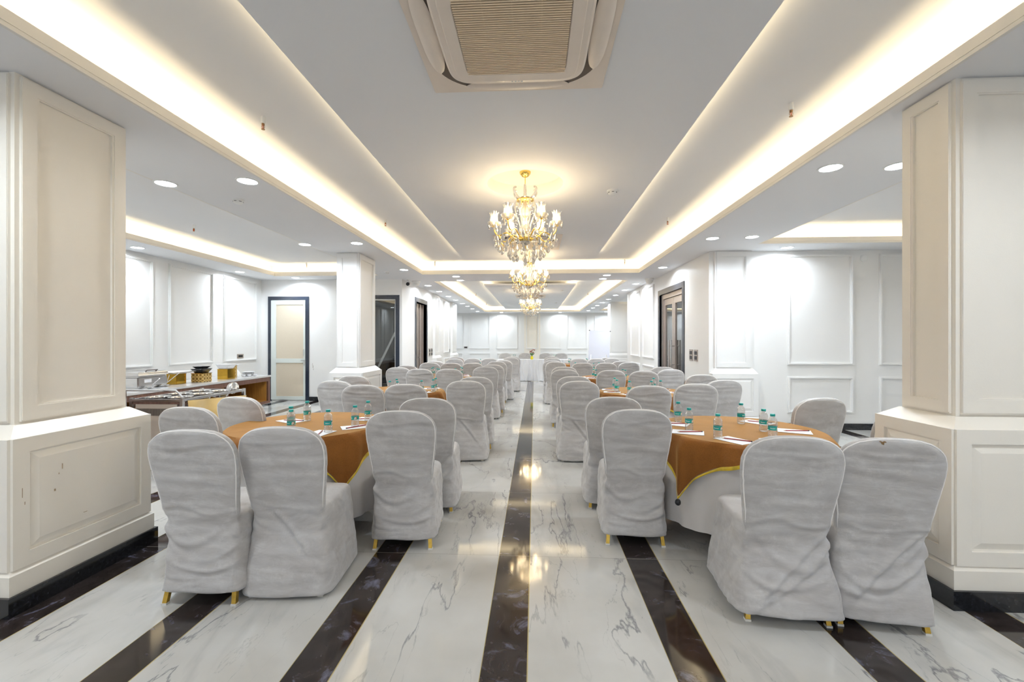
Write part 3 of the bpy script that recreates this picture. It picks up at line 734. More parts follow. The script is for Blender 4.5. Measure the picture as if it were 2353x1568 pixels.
# siren domes and camera
for x, y, lab in ((2.62,10.08,'white dome siren under the ceiling beside the right wall'), (-2.82,10.25,'white dome siren beside the black lens camera')):
    t = thing('siren_dome', lab, 'alarm', (x, y, CZ+.002))
    ob('dome_base', MB().lathe([(.10,0),(.10,-.035),(.085,-.045)], 24), M['white'], t)
    ob('dome', MB().lathe([(.085,-.045),(.075,-.09),(.05,-.12),(.001,-.135)], 24).mesh('dome', True), M['white'], t)
t = thing('security_camera', 'small white security camera with black round lens on the left corner', 'camera', (-2.93, 10.02, CZ+.002))
ob('camera_bracket', MB().lathe([(.045,0),(.045,-.02),(.015,-.03),(.015,-.06)], 16), M['white'], t)
ob('camera_housing', MB().lathe([(.04,-.07),(.05,-.05),(.05,.05),(.04,.06)], 18).xf(Matrix.Translation((0,0,-.10)) @ Matrix.Rotation(radians(80),4,'X')).mesh('h', True), M['white'], t)
ob('camera_lens', MB().lathe([(.042,-.0),(.042,.014),(.001,.02)], 18).xf(Matrix.Translation((0,-.068,-.112)) @ Matrix.Rotation(radians(80),4,'X')).mesh('h', True), M['black'], t)

# ------------------------------------------------------------------ cassette air conditioners
def sq(a, b, n=4, k=48):
    out = []
    for i in range(k):
        t_ = 2*pi*i/k; c, s_ = cos(t_), sin(t_)
        out.append((a*math.copysign(abs(c)**(2/n), c), b*math.copysign(abs(s_)**(2/n), s_)))
    return out
def ac_proto():
    t = thing('ceiling_air_conditioner', 'x', 'air conditioner')
    S = .505
    def P_(mb, o, z0, z1): return mb.prism(o, z0, z1)
    ob('mounting_plate', MB().prism([(-S,-S),(S,-S),(S,S),(-S,S)], -.014, 0).bevel(.004, 2), M['acwhite'], t)
    ob('air_outlet', MB().prism(sq(.468,.468,3.1,72), -.020, -.012), simple('ac_outlet_shadow', (.12,.09,.07), .6), t)
    body = ob('front_body', MB().loft([[(x,y,z) for x,y in sq(a,a,7,96)] for a, z in ((.374,-.016),(.374,-.040),(.362,-.050))]).mesh('b', True), M['acwhite'], t)
    # flaps: lens-shaped convex blades
    for k in range(4):
        rings = []
        L_ = .30
        for i in range(25):
            u = -1+2*i/24; x = u*L_; w_ = .052*max(.0, 1-abs(u)**3.2)**.6+.002
            rings.append([(x, .425-w_*.9, -.024), (x, .425-w_*.5, -.024-.016*(w_/.054)), (x, .425+w_*.3, -.024-.018*(w_/.054)), (x, .425+w_*.85, -.022), (x, .425, -.016)])
        me = MB().loft(rings).xf(Matrix.Rotation(k*pi/2,4,'Z')).mesh('flap', True)
        ob('air_flap', me, M['acwhite'], t)
    g = .268
    ob('grille_frame', MB().loft([[(x,y,-.050) for x,y in sq(.335,.335,9,64)], [(x,y,-.056) for x,y in sq(.330,.330,9,64)], [(x,y,-.056) for x,y in sq(g+.004,g+.004,14,64)], [(x,y,-.046) for x,y in sq(g,g,14,64)]], False, False).mesh('gf', True), M['acwhite'], t)
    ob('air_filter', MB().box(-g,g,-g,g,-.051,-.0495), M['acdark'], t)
    q = MB(); n_ = 38
    for i in range(n_):
        yy = -g+.007+i*(2*g-.014)/(n_-1)
        q.box(-g+.002, g-.002, yy-.0030, yy+.0030, -.0575, -.052)
    for xx in (-.134, 0, .134): q.box(xx-.002, xx+.002, -g, g, -.0525, -.0515)
    ob('intake_grille', q, M['acgrille'], t)
    q = MB()
    for i in range(4): q.box(-.03+i*.018, -.02+i*.018, .344, .352, -.052, -.048)
    ob('indicator_light', q, M['white'], t)
    return t
ac = ac_proto(); freeze(ac)
ac.location = (-.10, 2.13, PZ); ac['label'] = 'large square four-way cassette air conditioner nearest the camera, brown slatted grille'
dup(ac, (-.10, 6.76, PZ), 0, 'cassette air conditioner on the ceiling between the two nearest chandeliers')
dup(ac, (-.13, 14.95, PZ), 0, 'small distant cassette air conditioner beyond the last chandelier')

# ------------------------------------------------------------------ chandeliers
def smooth_path(pts, k=5):
    P = [Vector(p) for p in pts]; P = [P[0]*2-P[1]]+P+[P[-1]*2-P[-2]]; out = []
    for i in range(1, len(P)-2):
        for j in range(k):
            t_ = j/k; a, b, c, d = P[i-1:i+3]
            out.append(.5*((2*b)+(c-a)*t_+(2*a-5*b+4*c-d)*t_*t_+(3*b-a-3*c+d)*t_**3))
    return out+[P[-2]]
def chand_proto():
    t = thing('chandelier', 'x', 'chandelier', (0,0,0))
    # canopy, chain
    ob('canopy', MB().lathe([(.055,0),(.052,-.018),(.03,-.045),(.012,-.05)], 20).mesh('c', True), M['goldbright'], t)
    q = MB().tube([(0,0,.0),(0,0,-.085)], .005, 8)
    for i in range(3):
        zc = -.10-i*.034
        pts = [((.011*cos(a) if i % 2 else 0), (0 if i % 2 else .011*cos(a)), zc+.02*sin(a)) for a in [2*pi*k/12 for k in range(13)]]
        q.tube(pts, .003, 6, False)
    q.tube([(0,0,-.185),(0,0,-.60)], .006, 8)
    ob('chain', q, M['goldbright'], t)
    ob('column', MB().lathe([(.01,-.19),(.05,-.20),(.022,-.225),(.02,-.27),(.045,-.32),(.05,-.36),(.022,-.40),(.02,-.44),(.055,-.50),(.06,-.54),(.03,-.58),(.03,-.60),(.06,-.61),(.05,-.645),(.01,-.67)], 20).mesh('c', True), M['crystal'], t)
    ob('hub', MB().lathe([(.05,-.585),(.075,-.60),(.075,-.615),(.04,-.64),(.02,-.66)], 20).mesh('h', True), M['goldbright'], t)
    ob('crown_ring', MB().lathe([(.03,-.225),(.085,-.222),(.085,-.232),(.03,-.24)], 24).mesh('h', True), M['goldbright'], t)
    n = 6
    arm_me = MB().tube(smooth_path([(.05,0,-.60),(.09,0,-.60),(.13,0,-.575),(.17,0,-.545),(.205,0,-.545),(.24,0,-.565),(.27,0,-.565),(.297,0,-.53),(.305,0,-.48)]), .0065, 8).mesh('arm', True)
    low_me = MB().tube(smooth_path([(.04,0,-.62),(.08,0,-.60),(.12,0,-.58),(.155,0,-.60),(.19,0,-.64),(.23,0,-.655),(.265,0,-.63),(.285,0,-.60)]), .0055, 8).mesh('arm', True)
    crown_me = MB().tube(smooth_path([(.05,0,-.228),(.09,0,-.20),(.12,0,-.15),(.12,0,-.12),(.10,0,-.11)]), lambda u: .016-.006*u, 6).mesh('arm', True)
    scroll_me = MB().tube(smooth_path([(.085,0,-.23),(.10,0,-.30),(.085,0,-.38),(.055,0,-.46),(.05,0,-.54),(.07,0,-.60)]), .007, 6).mesh('arm', True)
    bob_me = MB().lathe([(.012,-.480),(.045,-.474),(.062,-.452),(.066,-.440),(.058,-.438),(.040,-.460),(.012,-.466)], 16).mesh('b', True)
    cup_me = MB().lathe([(.008,-.488),(.018,-.484),(.018,-.476),(.008,-.47)], 14).mesh('b', True)
    # tulip glass shade with a wavy rim
    rings = []
    for r, z in ((.018,-.462),(.038,-.438),(.040,-.405),(.034,-.375),(.043,-.345)):
        rings.append([((r+(.008*cos(6*2*pi*i/36) if z > -.36 else 0))*cos(2*pi*i/36), (r+(.008*cos(6*2*pi*i/36) if z > -.36 else 0))*sin(2*pi*i/36), z+(.010*cos(6*2*pi*i/36) if z > -.36 else 0)) for i in range(36)])
    shade_me = MB().loft(rings, True, False).mesh('s', True)
    bulb_me = MB().lathe([(.007,-.455),(.009,-.44),(.014,-.415),(.013,-.395),(.007,-.365),(.002,-.338),(.0005,-.325)], 12).mesh('b', True)
    for me, m_ in ((arm_me,'goldbright'),(low_me,'goldbright'),(crown_me,'crystal'),(scroll_me,'crystal'),(bob_me,'frost'),(cup_me,'goldbright'),(shade_me,'frost'),(bulb_me,'bulb')):
        me.materials.append(M[m_])
    drop_me = MB().lathe([(.002,0),(.005,-.008),(.009,-.018),(.019,-.048),(.0195,-.058),(.013,-.072),(.002,-.080)], 7).mesh('d')
    drop_me.materials.append(M['crystal'])
    bead = MB()
    bead.ball((0,0,-.004), .005, 6)
    small_me = MB().lathe([(.002,0),(.004,-.006),(.010,-.028),(.0105,-.034),(.006,-.043),(.001,-.046)], 6).mesh('d'); small_me.materials.append(M['crystal'])
    bead.bm.free()
    for k in range(n):
        a = 2*pi*k/n
        c, s_ = cos(a), sin(a)
        A = ob('arm', arm_me, None, t, rz=a)
        B = ob('drip_tray', bob_me, None, t, (.305*c, .305*s_, 0))
        ob('candle_cup', cup_me, None, B)
        S_ = ob('glass_shade', shade_me, None, t, (.305*c, .305*s_, 0))
        ob('bulb', bulb_me, None, S_)
        ob('lower_arm', low_me, None, t, rz=a+pi/n)
        ob('crown_arm', crown_me, None, t, rz=a+pi/n)
        ob('inner_scroll', scroll_me, None, t, rz=a)
        # pendants round each tray
        for j in range(5):
            b_ = a+2*pi*(j+.5)/5
            ob('crystal_drop', drop_me if j % 2 else small_me, None, t, (.305*c+.063*cos(b_), .305*s_+.063*sin(b_), -.450), rz=b_)
    # swags of beads
    q_me = []
    q = MB()
    for i in range(14):
        u = i/13; r = .305+(.09-.305)*u; z = -.45+(-.26+.45)*u-.09*sin(pi*u)
        q.ball((r, 0, z), .0052, 6)
    bm1 = q.mesh('beads', True); bm1.materials.append(M['crystal'])
    q = MB()
    for i in range(12):
        u = i/11; a = (u-.5)*2*pi/n
        q.ball((.30*cos(a), .30*sin(a), -.49-.05*sin(pi*u)), .0050, 6)
    bm2 = q.mesh('beads', True); bm2.materials.append(M['crystal'])
    for k in range(n):
        ob('bead_chain', bm1, None, t, rz=2*pi*k/n); ob('bead_chain', bm2, None, t, rz=2*pi*(k+.5)/n)
    # hanging tiers of drops
    for r, z, m_ in ((.30,-.585,18), (.265,-.635,16), (.225,-.68,14), (.17,-.72,12), (.11,-.755,8), (.085,-.25,6)):
        for k in range(m_):
            a = 2*pi*(k+.37*(r > .2))/m_; zz = z+random.uniform(-.012, .012)
            ob('crystal_drop', drop_me if k % 3 else small_me, None, t, (r*cos(a), r*sin(a), zz), rz=a)
    ob('crystal_drop', drop_me, None, t, (0,0,-.79))
    q = MB()
    for r, z, m_ in ((.275,-.60,16), (.20,-.69,12), (.15,-.735,10)):
        for k in range(m_):
            a = 2*pi*(k+.37*(r > .2))/m_
            for i in range(5): q.ball((r*cos(a), r*sin(a), z+.012+i*.012), .0040, 5)
    ob('bead_fringe', q.mesh('fr', True), M['crystal'], t)
    light('POINT', 'chandelier_glow', (0,0,-.40), 19, (1,.78,.48), t, shadow_soft_size=.22)
    return t
ch = chand_proto()
for o in ch.children:
    if not o.name.startswith('canopy'): o.location.z -= .05
freeze(ch)
ch.location = (CH[0][0], CH[0][1], 3.05); ch['label'] = 'largest brass and crystal chandelier, nearest of the line over the aisle'; ch['group'] = 'crystal chandeliers'
ch.rotation_euler.z = 0
dup(ch, (CH[1][0], CH[1][1], 3.05), radians(8), 'brass and crystal chandelier second in line, before the far cove', 'crystal chandeliers')
dup(ch, (CH[2][0], CH[2][1], 3.05), radians(15), 'most distant brass and crystal chandelier under the far ceiling panel', 'crystal chandeliers')

# ------------------------------------------------------------------ banquet chairs
def fbm(x, y, z): return noise.noise(Vector((x, y, z)))
def chair_cover(variant):
    flare = (.0, .03, .012, .045)[variant]; hem = (.065, .012, .05, .055)[variant]
    bm = bmesh.new()
    def srect(hx, y0, y1, z, n_=40, p=5.0):
        hy = (y1-y0)/2; cy = (y0+y1)/2; out = []
        for i in range(n_):
            t_ = 2*pi*i/n_; c, s_ = cos(t_), sin(t_)
            out.append((hx*math.copysign(abs(c)**(2/p), c), cy+hy*math.copysign(abs(s_)**(2/p), s_), z))
        return out
    m1 = MB()
    def hw(z):
        if z < .46: return .204
        if z < .80: 
            u = (z-.46)/.34; return .204+.032*(u*u*(3-2*u))
        u = min(1, (z-.80)/.146); return .236*max(0, 1-u**2.3)**(1/2.9)
    def yc(z): return -.105*max(0, (z-.40)/.545)**1.15
    rings = []
    zs_ = [.36,.42,.46,.50,.56,.62,.68,.74,.79,.83,.86,.885,.905,.92,.932,.940,.9445,.9458]
    for z in zs_:
        w = max(hw(z), .004); th = .030 if z < .93 else .030*sqrt(max(.05, 1-((z-.93)/.0165)**2))
        ring = []
        for i in range(44):
            t_ = 2*pi*i/44; c, s_ = cos(t_), sin(t_)
            ring.append((w*math.copysign(abs(c)**(2/5), c), yc(z)+.012+th*math.copysign(abs(s_)**(2/3.2), s_), z))
        rings.append(ring)
    m1.loft(rings)
    # seat and skirts
    y1 = .455
    rings = []
    for z, hx, ya, yb in ((hem,.222+flare,-.045-flare*.9,y1+flare*.35),(.15,.218+flare*.75,-.038-flare*.7,y1+flare*.2),(.28,.212+flare*.35,-.025-flare*.3,y1+.004),(.40,.208,-.012,y1),(.452,.205,-.010,y1-.002),(.470,.196,-.004,y1-.008),(.480,.180,.01,y1-.03),(.484,.14,.05,y1-.08)):
        rings.append(srect(hx, ya, yb, z, 48, 7.0))
    m1.loft(rings)
    me = m1.mesh('cover_raw')
    o = bpy.data.objects.new('tmp', me); COL.objects.link(o)
    md = o.modifiers.new('r', 'REMESH'); md.mode = 'VOXEL'; md.voxel_size = .0105
    sm_ = o.modifiers.new('s', 'SMOOTH'); sm_.iterations = 5; sm_.factor = .5
    dg = bpy.context.evaluated_depsgraph_get()
    out = bpy.data.meshes.new_from_object(o.evaluated_get(dg)); out.name = 'chair_cover'
    bpy.data.objects.remove(o)
    sd = variant*13.7
    def ridge(d, w): return exp(-(d/w)**2) - .7*exp(-((d+1.7*w)/(1.2*w))**2)
    swag = {0: [(.325,3.0,.020,.010),(.235,2.6,.015,.010),(.185,1.3,.011,.008),(.15,.5,.010,.005)],
            1: [(.36,2.6,.014,.006)],
            2: [(.32,5.0,.022,.012),(.215,3.0,.018,.011),(.16,.9,.012,.006)],
            3: [(.285,4.2,.024,.013),(.19,1.6,.015,.009),(.125,.5,.014,.005)]}[variant]
    diag = {0: [], 1: [(.40,-1.25,.016,.012)], 2: [(.30,1.1,.014,.009)], 3: [(.27,1.0,.016,.010),(.20,.7,.012,.008)]}[variant]
    no = [v.normal.copy() for v in out.vertices]
    for v, nn in zip(out.vertices, no):
        p = v.co; x, y, z = p; d = 0
        if nn.y < -.25 and y < .06 and z < .47:      # lower rear panel
            k = max(0, 1-(abs(x)/.225)**6)*min(1, z/.09)
            for j_, (z0, c, w, A) in enumerate(swag):
                xo = x+(.035, -.03, .05, -.02)[j_]*cos(sd+j_); fade = .55+.45*sin(3+x*9+j_*2.1+sd)
                d += A*k*fade*ridge(z-(z0+c*xo*xo+.018*fbm(x*5, j_*3, sd)), w)
            for z0, m_, w, A in diag: d += A*k*ridge(z-(z0+m_*x), w*1.2)*(1 if m_*x > -.12 else .3)
            d += .006*fbm(x*6+sd, z*22, 3)*k
        if nn.y < -.25 and z >= .47:                 # upper rear panel
            k = max(0, 1-(abs(x)/.23)**6)
            d += .0035*fbm(x*3+sd, z*26+1.5*x, 7)*k + .003*ridge(z-(.855+.25*x*x+.02*fbm(x*5, sd, 0)), .012)*k
            d += .004*ridge(z-(.50+.1*fbm(x*4, sd, 2)), .014)*k
        if abs(nn.x) > .5 and z < .46:               # side skirts
            k = min(1, z/.08)*min(1, (.47-z)/.05)
            d += k*(.008*fbm(y*9+sd, z*9+y*6, 4)+.006*fbm(y*22+sd, z*20+y*14, 9))
        if nn.y > .5 and z < .46: d += .006*fbm(x*14+sd, z*5, 1)*min(1, z/.08)
        if nn.z > .5 and .44 < z < .5: d += .004*fbm(x*7+sd, y*7, 5)
        # tuck at the waist corners
        gg = exp(-((abs(x)-.20)/.03)**2-((z-.445)/.03)**2-((y+.0)/.05)**2)
        d -= .014*gg
        v.co = p+nn*d
        if z < hem+.03: v.co.z += .008*fbm(x*5+sd, y*5, 8)
    out.polygons.foreach_set('use_smooth', [True]*len(out.polygons))
    out.materials.append(M['fabric'])
    # rear-outline piping, pale to imitate light on the rim, snapped onto the cover
    tree = BVHTree.FromPolygons([v.co.copy() for v in out.vertices], [tuple(p_.vertices) for p_ in out.polygons])
    pts = []
    zz = [.47+i*.02 for i in range(17)]+[.81,.825,.84,.855,.87,.885,.898,.91,.92,.928,.935,.9395,.943]
    for z in zz: pts.append((-hw(z)*.975, yc(z)-.012, z))
    top = [(-hw(.943)*.9*(1-2*i/10), yc(.945)-.010, .9445+.001*(1-abs(1-2*i/10))) for i in range(1, 10)]
    right = [(-x_, y_, z_) for x_, y_, z_ in reversed(pts)]
    allp = []
    for p_ in pts+top+right:
        h_ = tree.find_nearest(Vector(p_)); allp.append(h_[0])
    pip = MB().tube(allp, lambda u: .0030*min(1, u*14, (1-u)*14)+.0002, 6).mesh('piping', True); pip.materials.append(M['piping'])
    return out, pip
def chair_proto(v):
    t = thing('banquet_chair', 'x', 'chair')
    cov, pip = chair_cover(v)
    c = ob('chair_cover', cov, None, t); ob('lit_rim_piping', pip, None, c)
    for sx in (-1, 1):
        for sy, (ya, yb) in ((0, (-.018, .05)), (1, (.425, .40))):
            w = .0115
            q = MB(); x0, x1 = sx*.186, sx*.160
            q.loft([[(x0-w,ya-w,.006),(x0+w,ya-w,.006),(x0+w,ya+w,.006),(x0-w,ya+w,.006)], [(x1-w,yb-w,.30),(x1+w,yb-w,.30),(x1+w,yb+w,.30),(x1-w,yb+w,.30)]])
            lg = ob('leg', q, M['gold'], t)
            ob('foot_cap', MB().box(x0-.014,x0+.014,ya-.014,ya+.014,0,.010), M['foot'], lg)
    freeze(t); return t
protos = [chair_proto(v) for v in range(4)]
used = [False]*4
def chair(x, y, rz, lab, v=0, group='white-covered banquet chairs'):
    """x, y is where the top of the backrest stands; rz turns it from facing down the hall"""
    rz = radians(rz); px, py = x-sin(rz)*.10, y+cos(rz)*.10
    if not used[v]:
        used[v] = True; o = protos[v]; o.location = (px, py, 0); o.rotation_euler.z = rz; o['label'] = lab; o['group'] = group; return o
    return dup(protos[v], (px, py, 0), rz, lab, group)
CHAIRS = {
 'L1': [(-1.771,2.142,2,0),(-1.352,2.243,4,1),(-2.40,2.88,-4,2),(-2.42,3.43,-12,1),(-.878,2.802,4,0),(-.86,3.434,3,2)],
 'L2': [(-1.787,4.432,0,2),(-1.363,4.532,2,0),(-2.30,4.892,-6,1),(-2.371,5.587,-4,0),(-.791,4.971,2,1),(-.752,5.504,2,0)],
 'L3': [(-1.879,7.022,0,0),(-1.395,7.047,0,3),(-2.363,7.434,-3,1),(-2.368,7.942,0,0),(-.869,7.704,2,1),(-.809,8.318,0,0)],
 'L4': [(-1.731,8.951,0,2),(-1.282,8.974,0,0),(-2.208,9.072,-3,0),(-2.266,9.788,0,1),(-.842,9.65,0,0),(-.746,10.269,0,1)],
 'L5': [(-1.615,11.307,0,0),(-1.172,11.33,0,2),(-2.064,11.171,0,0),(-2.235,12.333,0,1),(-.652,12.019,0,1),(-.64,12.66,0,0)],
 'R1': [(1.245,2.144,-5,3),(1.675,2.12,-8,2),(2.48,3.0,6,0),(2.30,3.60,10,1),(.686,2.937,-2,0),(.648,3.582,-2,2)],
 'R2': [(1.171,4.501,0,0),(1.729,4.738,-2,2),(2.22,5.202,8,1),(2.27,6.018,6,0),(.515,5.0,0,1),(.513,5.651,0,0)],
 'R3': [(1.202,6.872,0,0),(1.667,6.718,0,2),(2.20,7.133,5,1),(2.258,7.773,0,0),(.487,6.985,0,0),(.528,7.749,0,1)],
 'R4': [(1.005,9.164,0,0),(1.5,9.189,0,1),(2.019,9.402,4,0),(1.976,10.006,0,2),(.472,9.6,0,1),(.424,10.146,0,0)],
 'R5': [(1.159,11.35,0,2),(1.605,11.36,0,0),(2.037,11.581,4,0),(2.02,12.092,0,1),(.488,11.615,0,1),(.505,12.682,0,0)]}
ORD = ('first','second','third','fourth','fifth')
WHERE_L = ['pushed to the near edge, outer of two', 'pushed to the near edge, inner of two', 'outer side, nearer of two', 'outer side, farther of two', 'aisle side, nearer of two', 'aisle side, farther of two']
for k, lst in CHAIRS.items():
    side = 'buffet-side' if k[0] == 'L' else 'glazed-door-side'
    for i, (x, y, rz, v) in enumerate(lst):
        w = WHERE_L[i]
        if k[0] == 'R' and i < 2: w = WHERE_L[1-i]
        chair(x, y, rz, 'grey-white covered chair, %s, %s %s table' % (w, ORD[int(k[1])-1], side), v)
for i, x in enumerate((-1.11, -.36, .41, 1.01)):
    chair(x, 16.45, 180, 'white covered chair behind the skirted head table, ' + ('at the buffet-side end', 'just left of the flower vase', 'just right of the flower vase', 'at the whiteboard end')[i], 0)
# stain on the cover of the nearest right chair
# the nearest chair on the right has a small brown burn mark on the top edge of its cover
for o in bpy.data.objects:
    if o.get('label', '').startswith('grey-white covered chair, pushed to the near edge, outer of two, first glazed'):
        for c in o.children:
            if 'chair_cover' in c.name:
                me = c.data; tr_ = BVHTree.FromPolygons([v.co.copy() for v in me.vertices], [tuple(p_.vertices) for p_ in me.polygons])
                q = MB(); n_ = 14
                cen = Vector((-.055, -.125, .928)); vs_ = []
                for i in range(n_):
                    a = 2*pi*i/n_; rr = .009+.004*sin(3*a)+.002*cos(5*a)
                    h_ = tr_.find_nearest(cen+Vector((rr*1.3*cos(a), 0, rr*sin(a)))); vs_.append(q.bm.verts.new(h_[0]+h_[1]*.0012))
                q.bm.faces.new(vs_)
                ob('burn_mark', q, M['stain'], c)
# ------------------------------------------------------------------ round tables
def cloth_round(R, h, z1, amp, nf, seed):
    """white under-cloth hanging in soft folds"""
    n = 144; rings = []
    rad = [0.02, R*.5, R-.01, R]
    for r in rad: rings.append([(r*cos(2*pi*i/n), r*sin(2*pi*i/n), h) for i in range(n)])
    rings.append([((R+.006)*cos(2*pi*i/n), (R+.006)*sin(2*pi*i/n), h-.01) for i in range(n)])
    for k in range(1, 13):
        u = k/12; ring = []
        for i in range(n):
            a = 2*pi*i/n
            f = amp*u*(sin(nf*a+seed)+.5*sin((nf*2-3)*a+seed*2)+.4*fbm(cos(a)*3, sin(a)*3, seed))
            r = R+.006+.012*u+f*.8
            z = h-.01-(h-.01-z1)*u+.004*sin(5*a)*u
            ring.append((r*cos(a), r*sin(a), z))
        rings.append(ring)
    return MB().loft(rings, True, False).mesh('undercloth', True)
def overlay(R, h, half, rot, seed):
    n = 240; rows = []
    def pt(a, s):
        D = half/max(abs(cos(a-rot)), abs(sin(a-rot)))
        return D
    rings = []; hem = []
    def pos(a, D, s):
        if s <= R:
            w = .0012*fbm(s*cos(a)*9+seed, s*sin(a)*9, 0)+.0006*fbm(s*cos(a)*30, s*sin(a)*30, seed)
            return Vector((s*cos(a), s*sin(a), h+.004+w))
        q = s-R; e = min(1, q/.03)
        corner = max(0, (D-half)/(half*.414))
        # folds run out of the corners
        fold = min(1, q/.10)*(.024*sin(10*a+seed+.6*sin(3*a))+.012*sin(23*a+seed*2)+.03*fbm(cos(a)*5, sin(a)*5, seed))
        rr = R+.016*e+.05*q+max(-.012, fold*.8)+.018*min(1, q/.1)+.02*corner*q
        zz = h+.004-(q-.01*e)*(.97-.05*fbm(cos(a)*6, sin(a)*6, seed+3))
        # pull the cloth in towards the corner direction
        ca = rot+pi/4+round((a-rot-pi/4)/(pi/2))*(pi/2); da = (a-ca+pi) % (2*pi)-pi
        aa = a-da*.38*min(1, q/.35)*exp(-(da/.5)**2)
        return Vector((rr*cos(aa), rr*sin(aa), zz))
    S = [0, .12, .25, .36, .45, .52, R-.012, R]
    NS = 14
    for s in S[1:]: rings.append([pos(2*pi*i/n, pt(2*pi*i/n, 0), s) for i in range(n)])
    for k in range(1, NS+1):
        ring = []
        for i in range(n):
            a = 2*pi*i/n; D = pt(a, 0); s = R+(D-.022-R)*k/NS
            ring.append(pos(a, D, s))
        rings.append(ring)
    top = MB().loft(rings, True, False).mesh('overlay', True)
    b = []
    for k in range(0, 4):
        ring = []
        for i in range(n):
            a = 2*pi*i/n; D = pt(a, 0); bw_ = .018+.022*max(0, fbm(cos(a)*4+3, sin(a)*4, seed)); s = D-bw_+bw_*k/3
            p = pos(a, D, s); r_ = Vector((p.x, p.y, 0)).normalized()
            p = p+r_*(.003*sin(k/3*pi)+.001)
            ring.append(p)
        b.append(ring)
    bord = MB().loft(b, False, False).mesh('border', True)
    tips = [pos(rot+pi/4+k*pi/2, half*1.4142, half*1.4142) for k in range(4)]
    return top, bord, tips
TR = .55; TH = .746
TABLES = {'L1': (-1.764,3.334), 'L2': (-1.78,5.66), 'L3': (-1.74,7.98), 'L4': (-1.66,10.03), 'L5': (-1.58,12.15),
          'R1': (1.50,3.30), 'R2': (1.41,5.68), 'R3': (1.40,7.86), 'R4': (1.28,10.12), 'R5': (1.27,12.33)}
ROT = {'L1': radians(-45+3), 'R1': radians(-149.6+3)}
ucl = [cloth_round(TR+.004, TH-.002, .145, .012, 13, 1.3), cloth_round(TR+.004, TH-.002, .145, .014, 16, 4.1)]
for m_ in ucl: m_.materials.append(M['undercloth'])
def table_frame():
    q = MB().lathe([(TR,.715),(TR,.735)], 48)
    return q
frame_me = table_frame().mesh('table_top'); frame_me.materials.append(M['nichewood'])
leg_me = MB().tube([(.30,0,.715),(.38,0,0)], .014, 8).mesh('leg'); leg_me.materials.append(M['steel'])
tass = MB().ball((0,0,-.012), .02, 8, 1.1); tass_me = tass.mesh('tassel', True); tass_me.materials.append(M['black'])
OVL = {}
for k, (x, y) in TABLES.items():
    side = 'buffet-side' if k[0] == 'L' else 'glazed-door-side'; nth = ORD[int(k[1])-1]
    t = thing('round_table', 'round banquet table hidden under cloths, %s on the %s' % (nth, side), 'table', (x, y, 0), 0, 'round banquet tables')
    ob('table_top', frame_me, None, t)
    for j in range(4): ob('leg', leg_me, None, t, rz=pi/4+j*pi/2)
    u = tag(ob('white_tablecloth', ucl[int(k[1]) % 2], None, None, (x, y, 0)), 'white floor-length cloth under the brown one, %s %s table' % (nth, side), 'tablecloth', 'white under-cloths')
    key = 'L1' if k == 'L1' else 'R1' if k == 'R1' else ('a' if k[0] == 'L' else 'b')
    if key not in OVL:
        rot = ROT.get(key, radians(12 if key == 'a' else 40))
        top, bord, tips = overlay(TR+.012, TH, .70, rot-pi/4, {'L1':1.0,'R1':2.2,'a':3.1,'b':4.4}[key])
        top.materials.append(M['overlay']); bord.materials.append(M['satin']); OVL[key] = (top, bord, tips)
    top, bord, tips = OVL[key]
    c = tag(ob('brown_tablecloth', top, None, None, (x, y, 0)), 'rust-brown square overlay with yellow satin hem on the %s %s table' % (nth, side), 'tablecloth', 'brown overlay cloths')
    ob('satin_border', bord, None, c)
    for p in tips:
        ob('corner_tassel', tass_me, None, c, tuple(p))

# ------------------------------------------------------------------ bottles, papers, pencils
def bottle_proto():
    t = thing('water_bottle', 'x', 'bottle')
    prof = [(.010,.002),(.026,0),(.0285,.005)]
    z = .010
    for i in range(4): prof += [(.0285,z+.001),(.0268,z+.0045),(.0285,z+.008)]; z += .010
    prof += [(.0285,.0525),(.0275,.0535),(.0275,.080),(.0285,.081)]
    z = .083
    for i in range(3): prof += [(.0288,z+.001),(.0272,z+.0045),(.0286,z+.008)]; z += .009
    prof += [(.0275,.114),(.0245,.124),(.019,.132),(.0135,.137),(.0125,.140),(.0125,.143),(.0145,.1435),(.0145,.145),(.0120,.1455)]
    ob('bottle_body', MB().lathe(prof, 28).mesh('b', True), M['pet'], t)
    q = MB().lathe([(.0150,.1455),(.0155,.148),(.0155,.158),(.0145,.1600),(.001,.1602)], 28)
    ob('cap', q.mesh('cap', True), M['teal'], t)
    l = ob('label_band', MB().lathe([(.0279,.054),(.0282,.055),(.0282,.079),(.0279,.080)], 36, cap0=False, cap1=False).mesh('l', True), M['label'], t)
    cu = bpy.data.curves.new('txt', 'FONT'); cu.body = 'Bisleri'; cu.size = .0125; cu.align_x = 'CENTER'; cu.align_y = 'CENTER'
    to = bpy.data.objects.new('txt', cu); COL.objects.link(to)
    dg = bpy.context.evaluated_depsgraph_get(); me = bpy.data.meshes.new_from_object(to.evaluated_get(dg)); bpy.data.objects.remove(to)
    bm = bmesh.new(); bm.from_mesh(me); bmesh.ops.subdivide_edges(bm, edges=bm.edges[:], cuts=1)
    bm.to_mesh(me); bm.free()
    for v in me.vertices:
        a = -pi/2-.35+v.co.x/.0284; z_ = .0665+v.co.y
        v.co = Vector((.02835*cos(a), .02835*sin(a), z_))
    me.materials.clear(); me.materials.append(M['paper'])
    ob('brand_lettering', me, None, l)
    return t
bp_ = bottle_proto(); freeze(bp_)
TZ = TH+.006
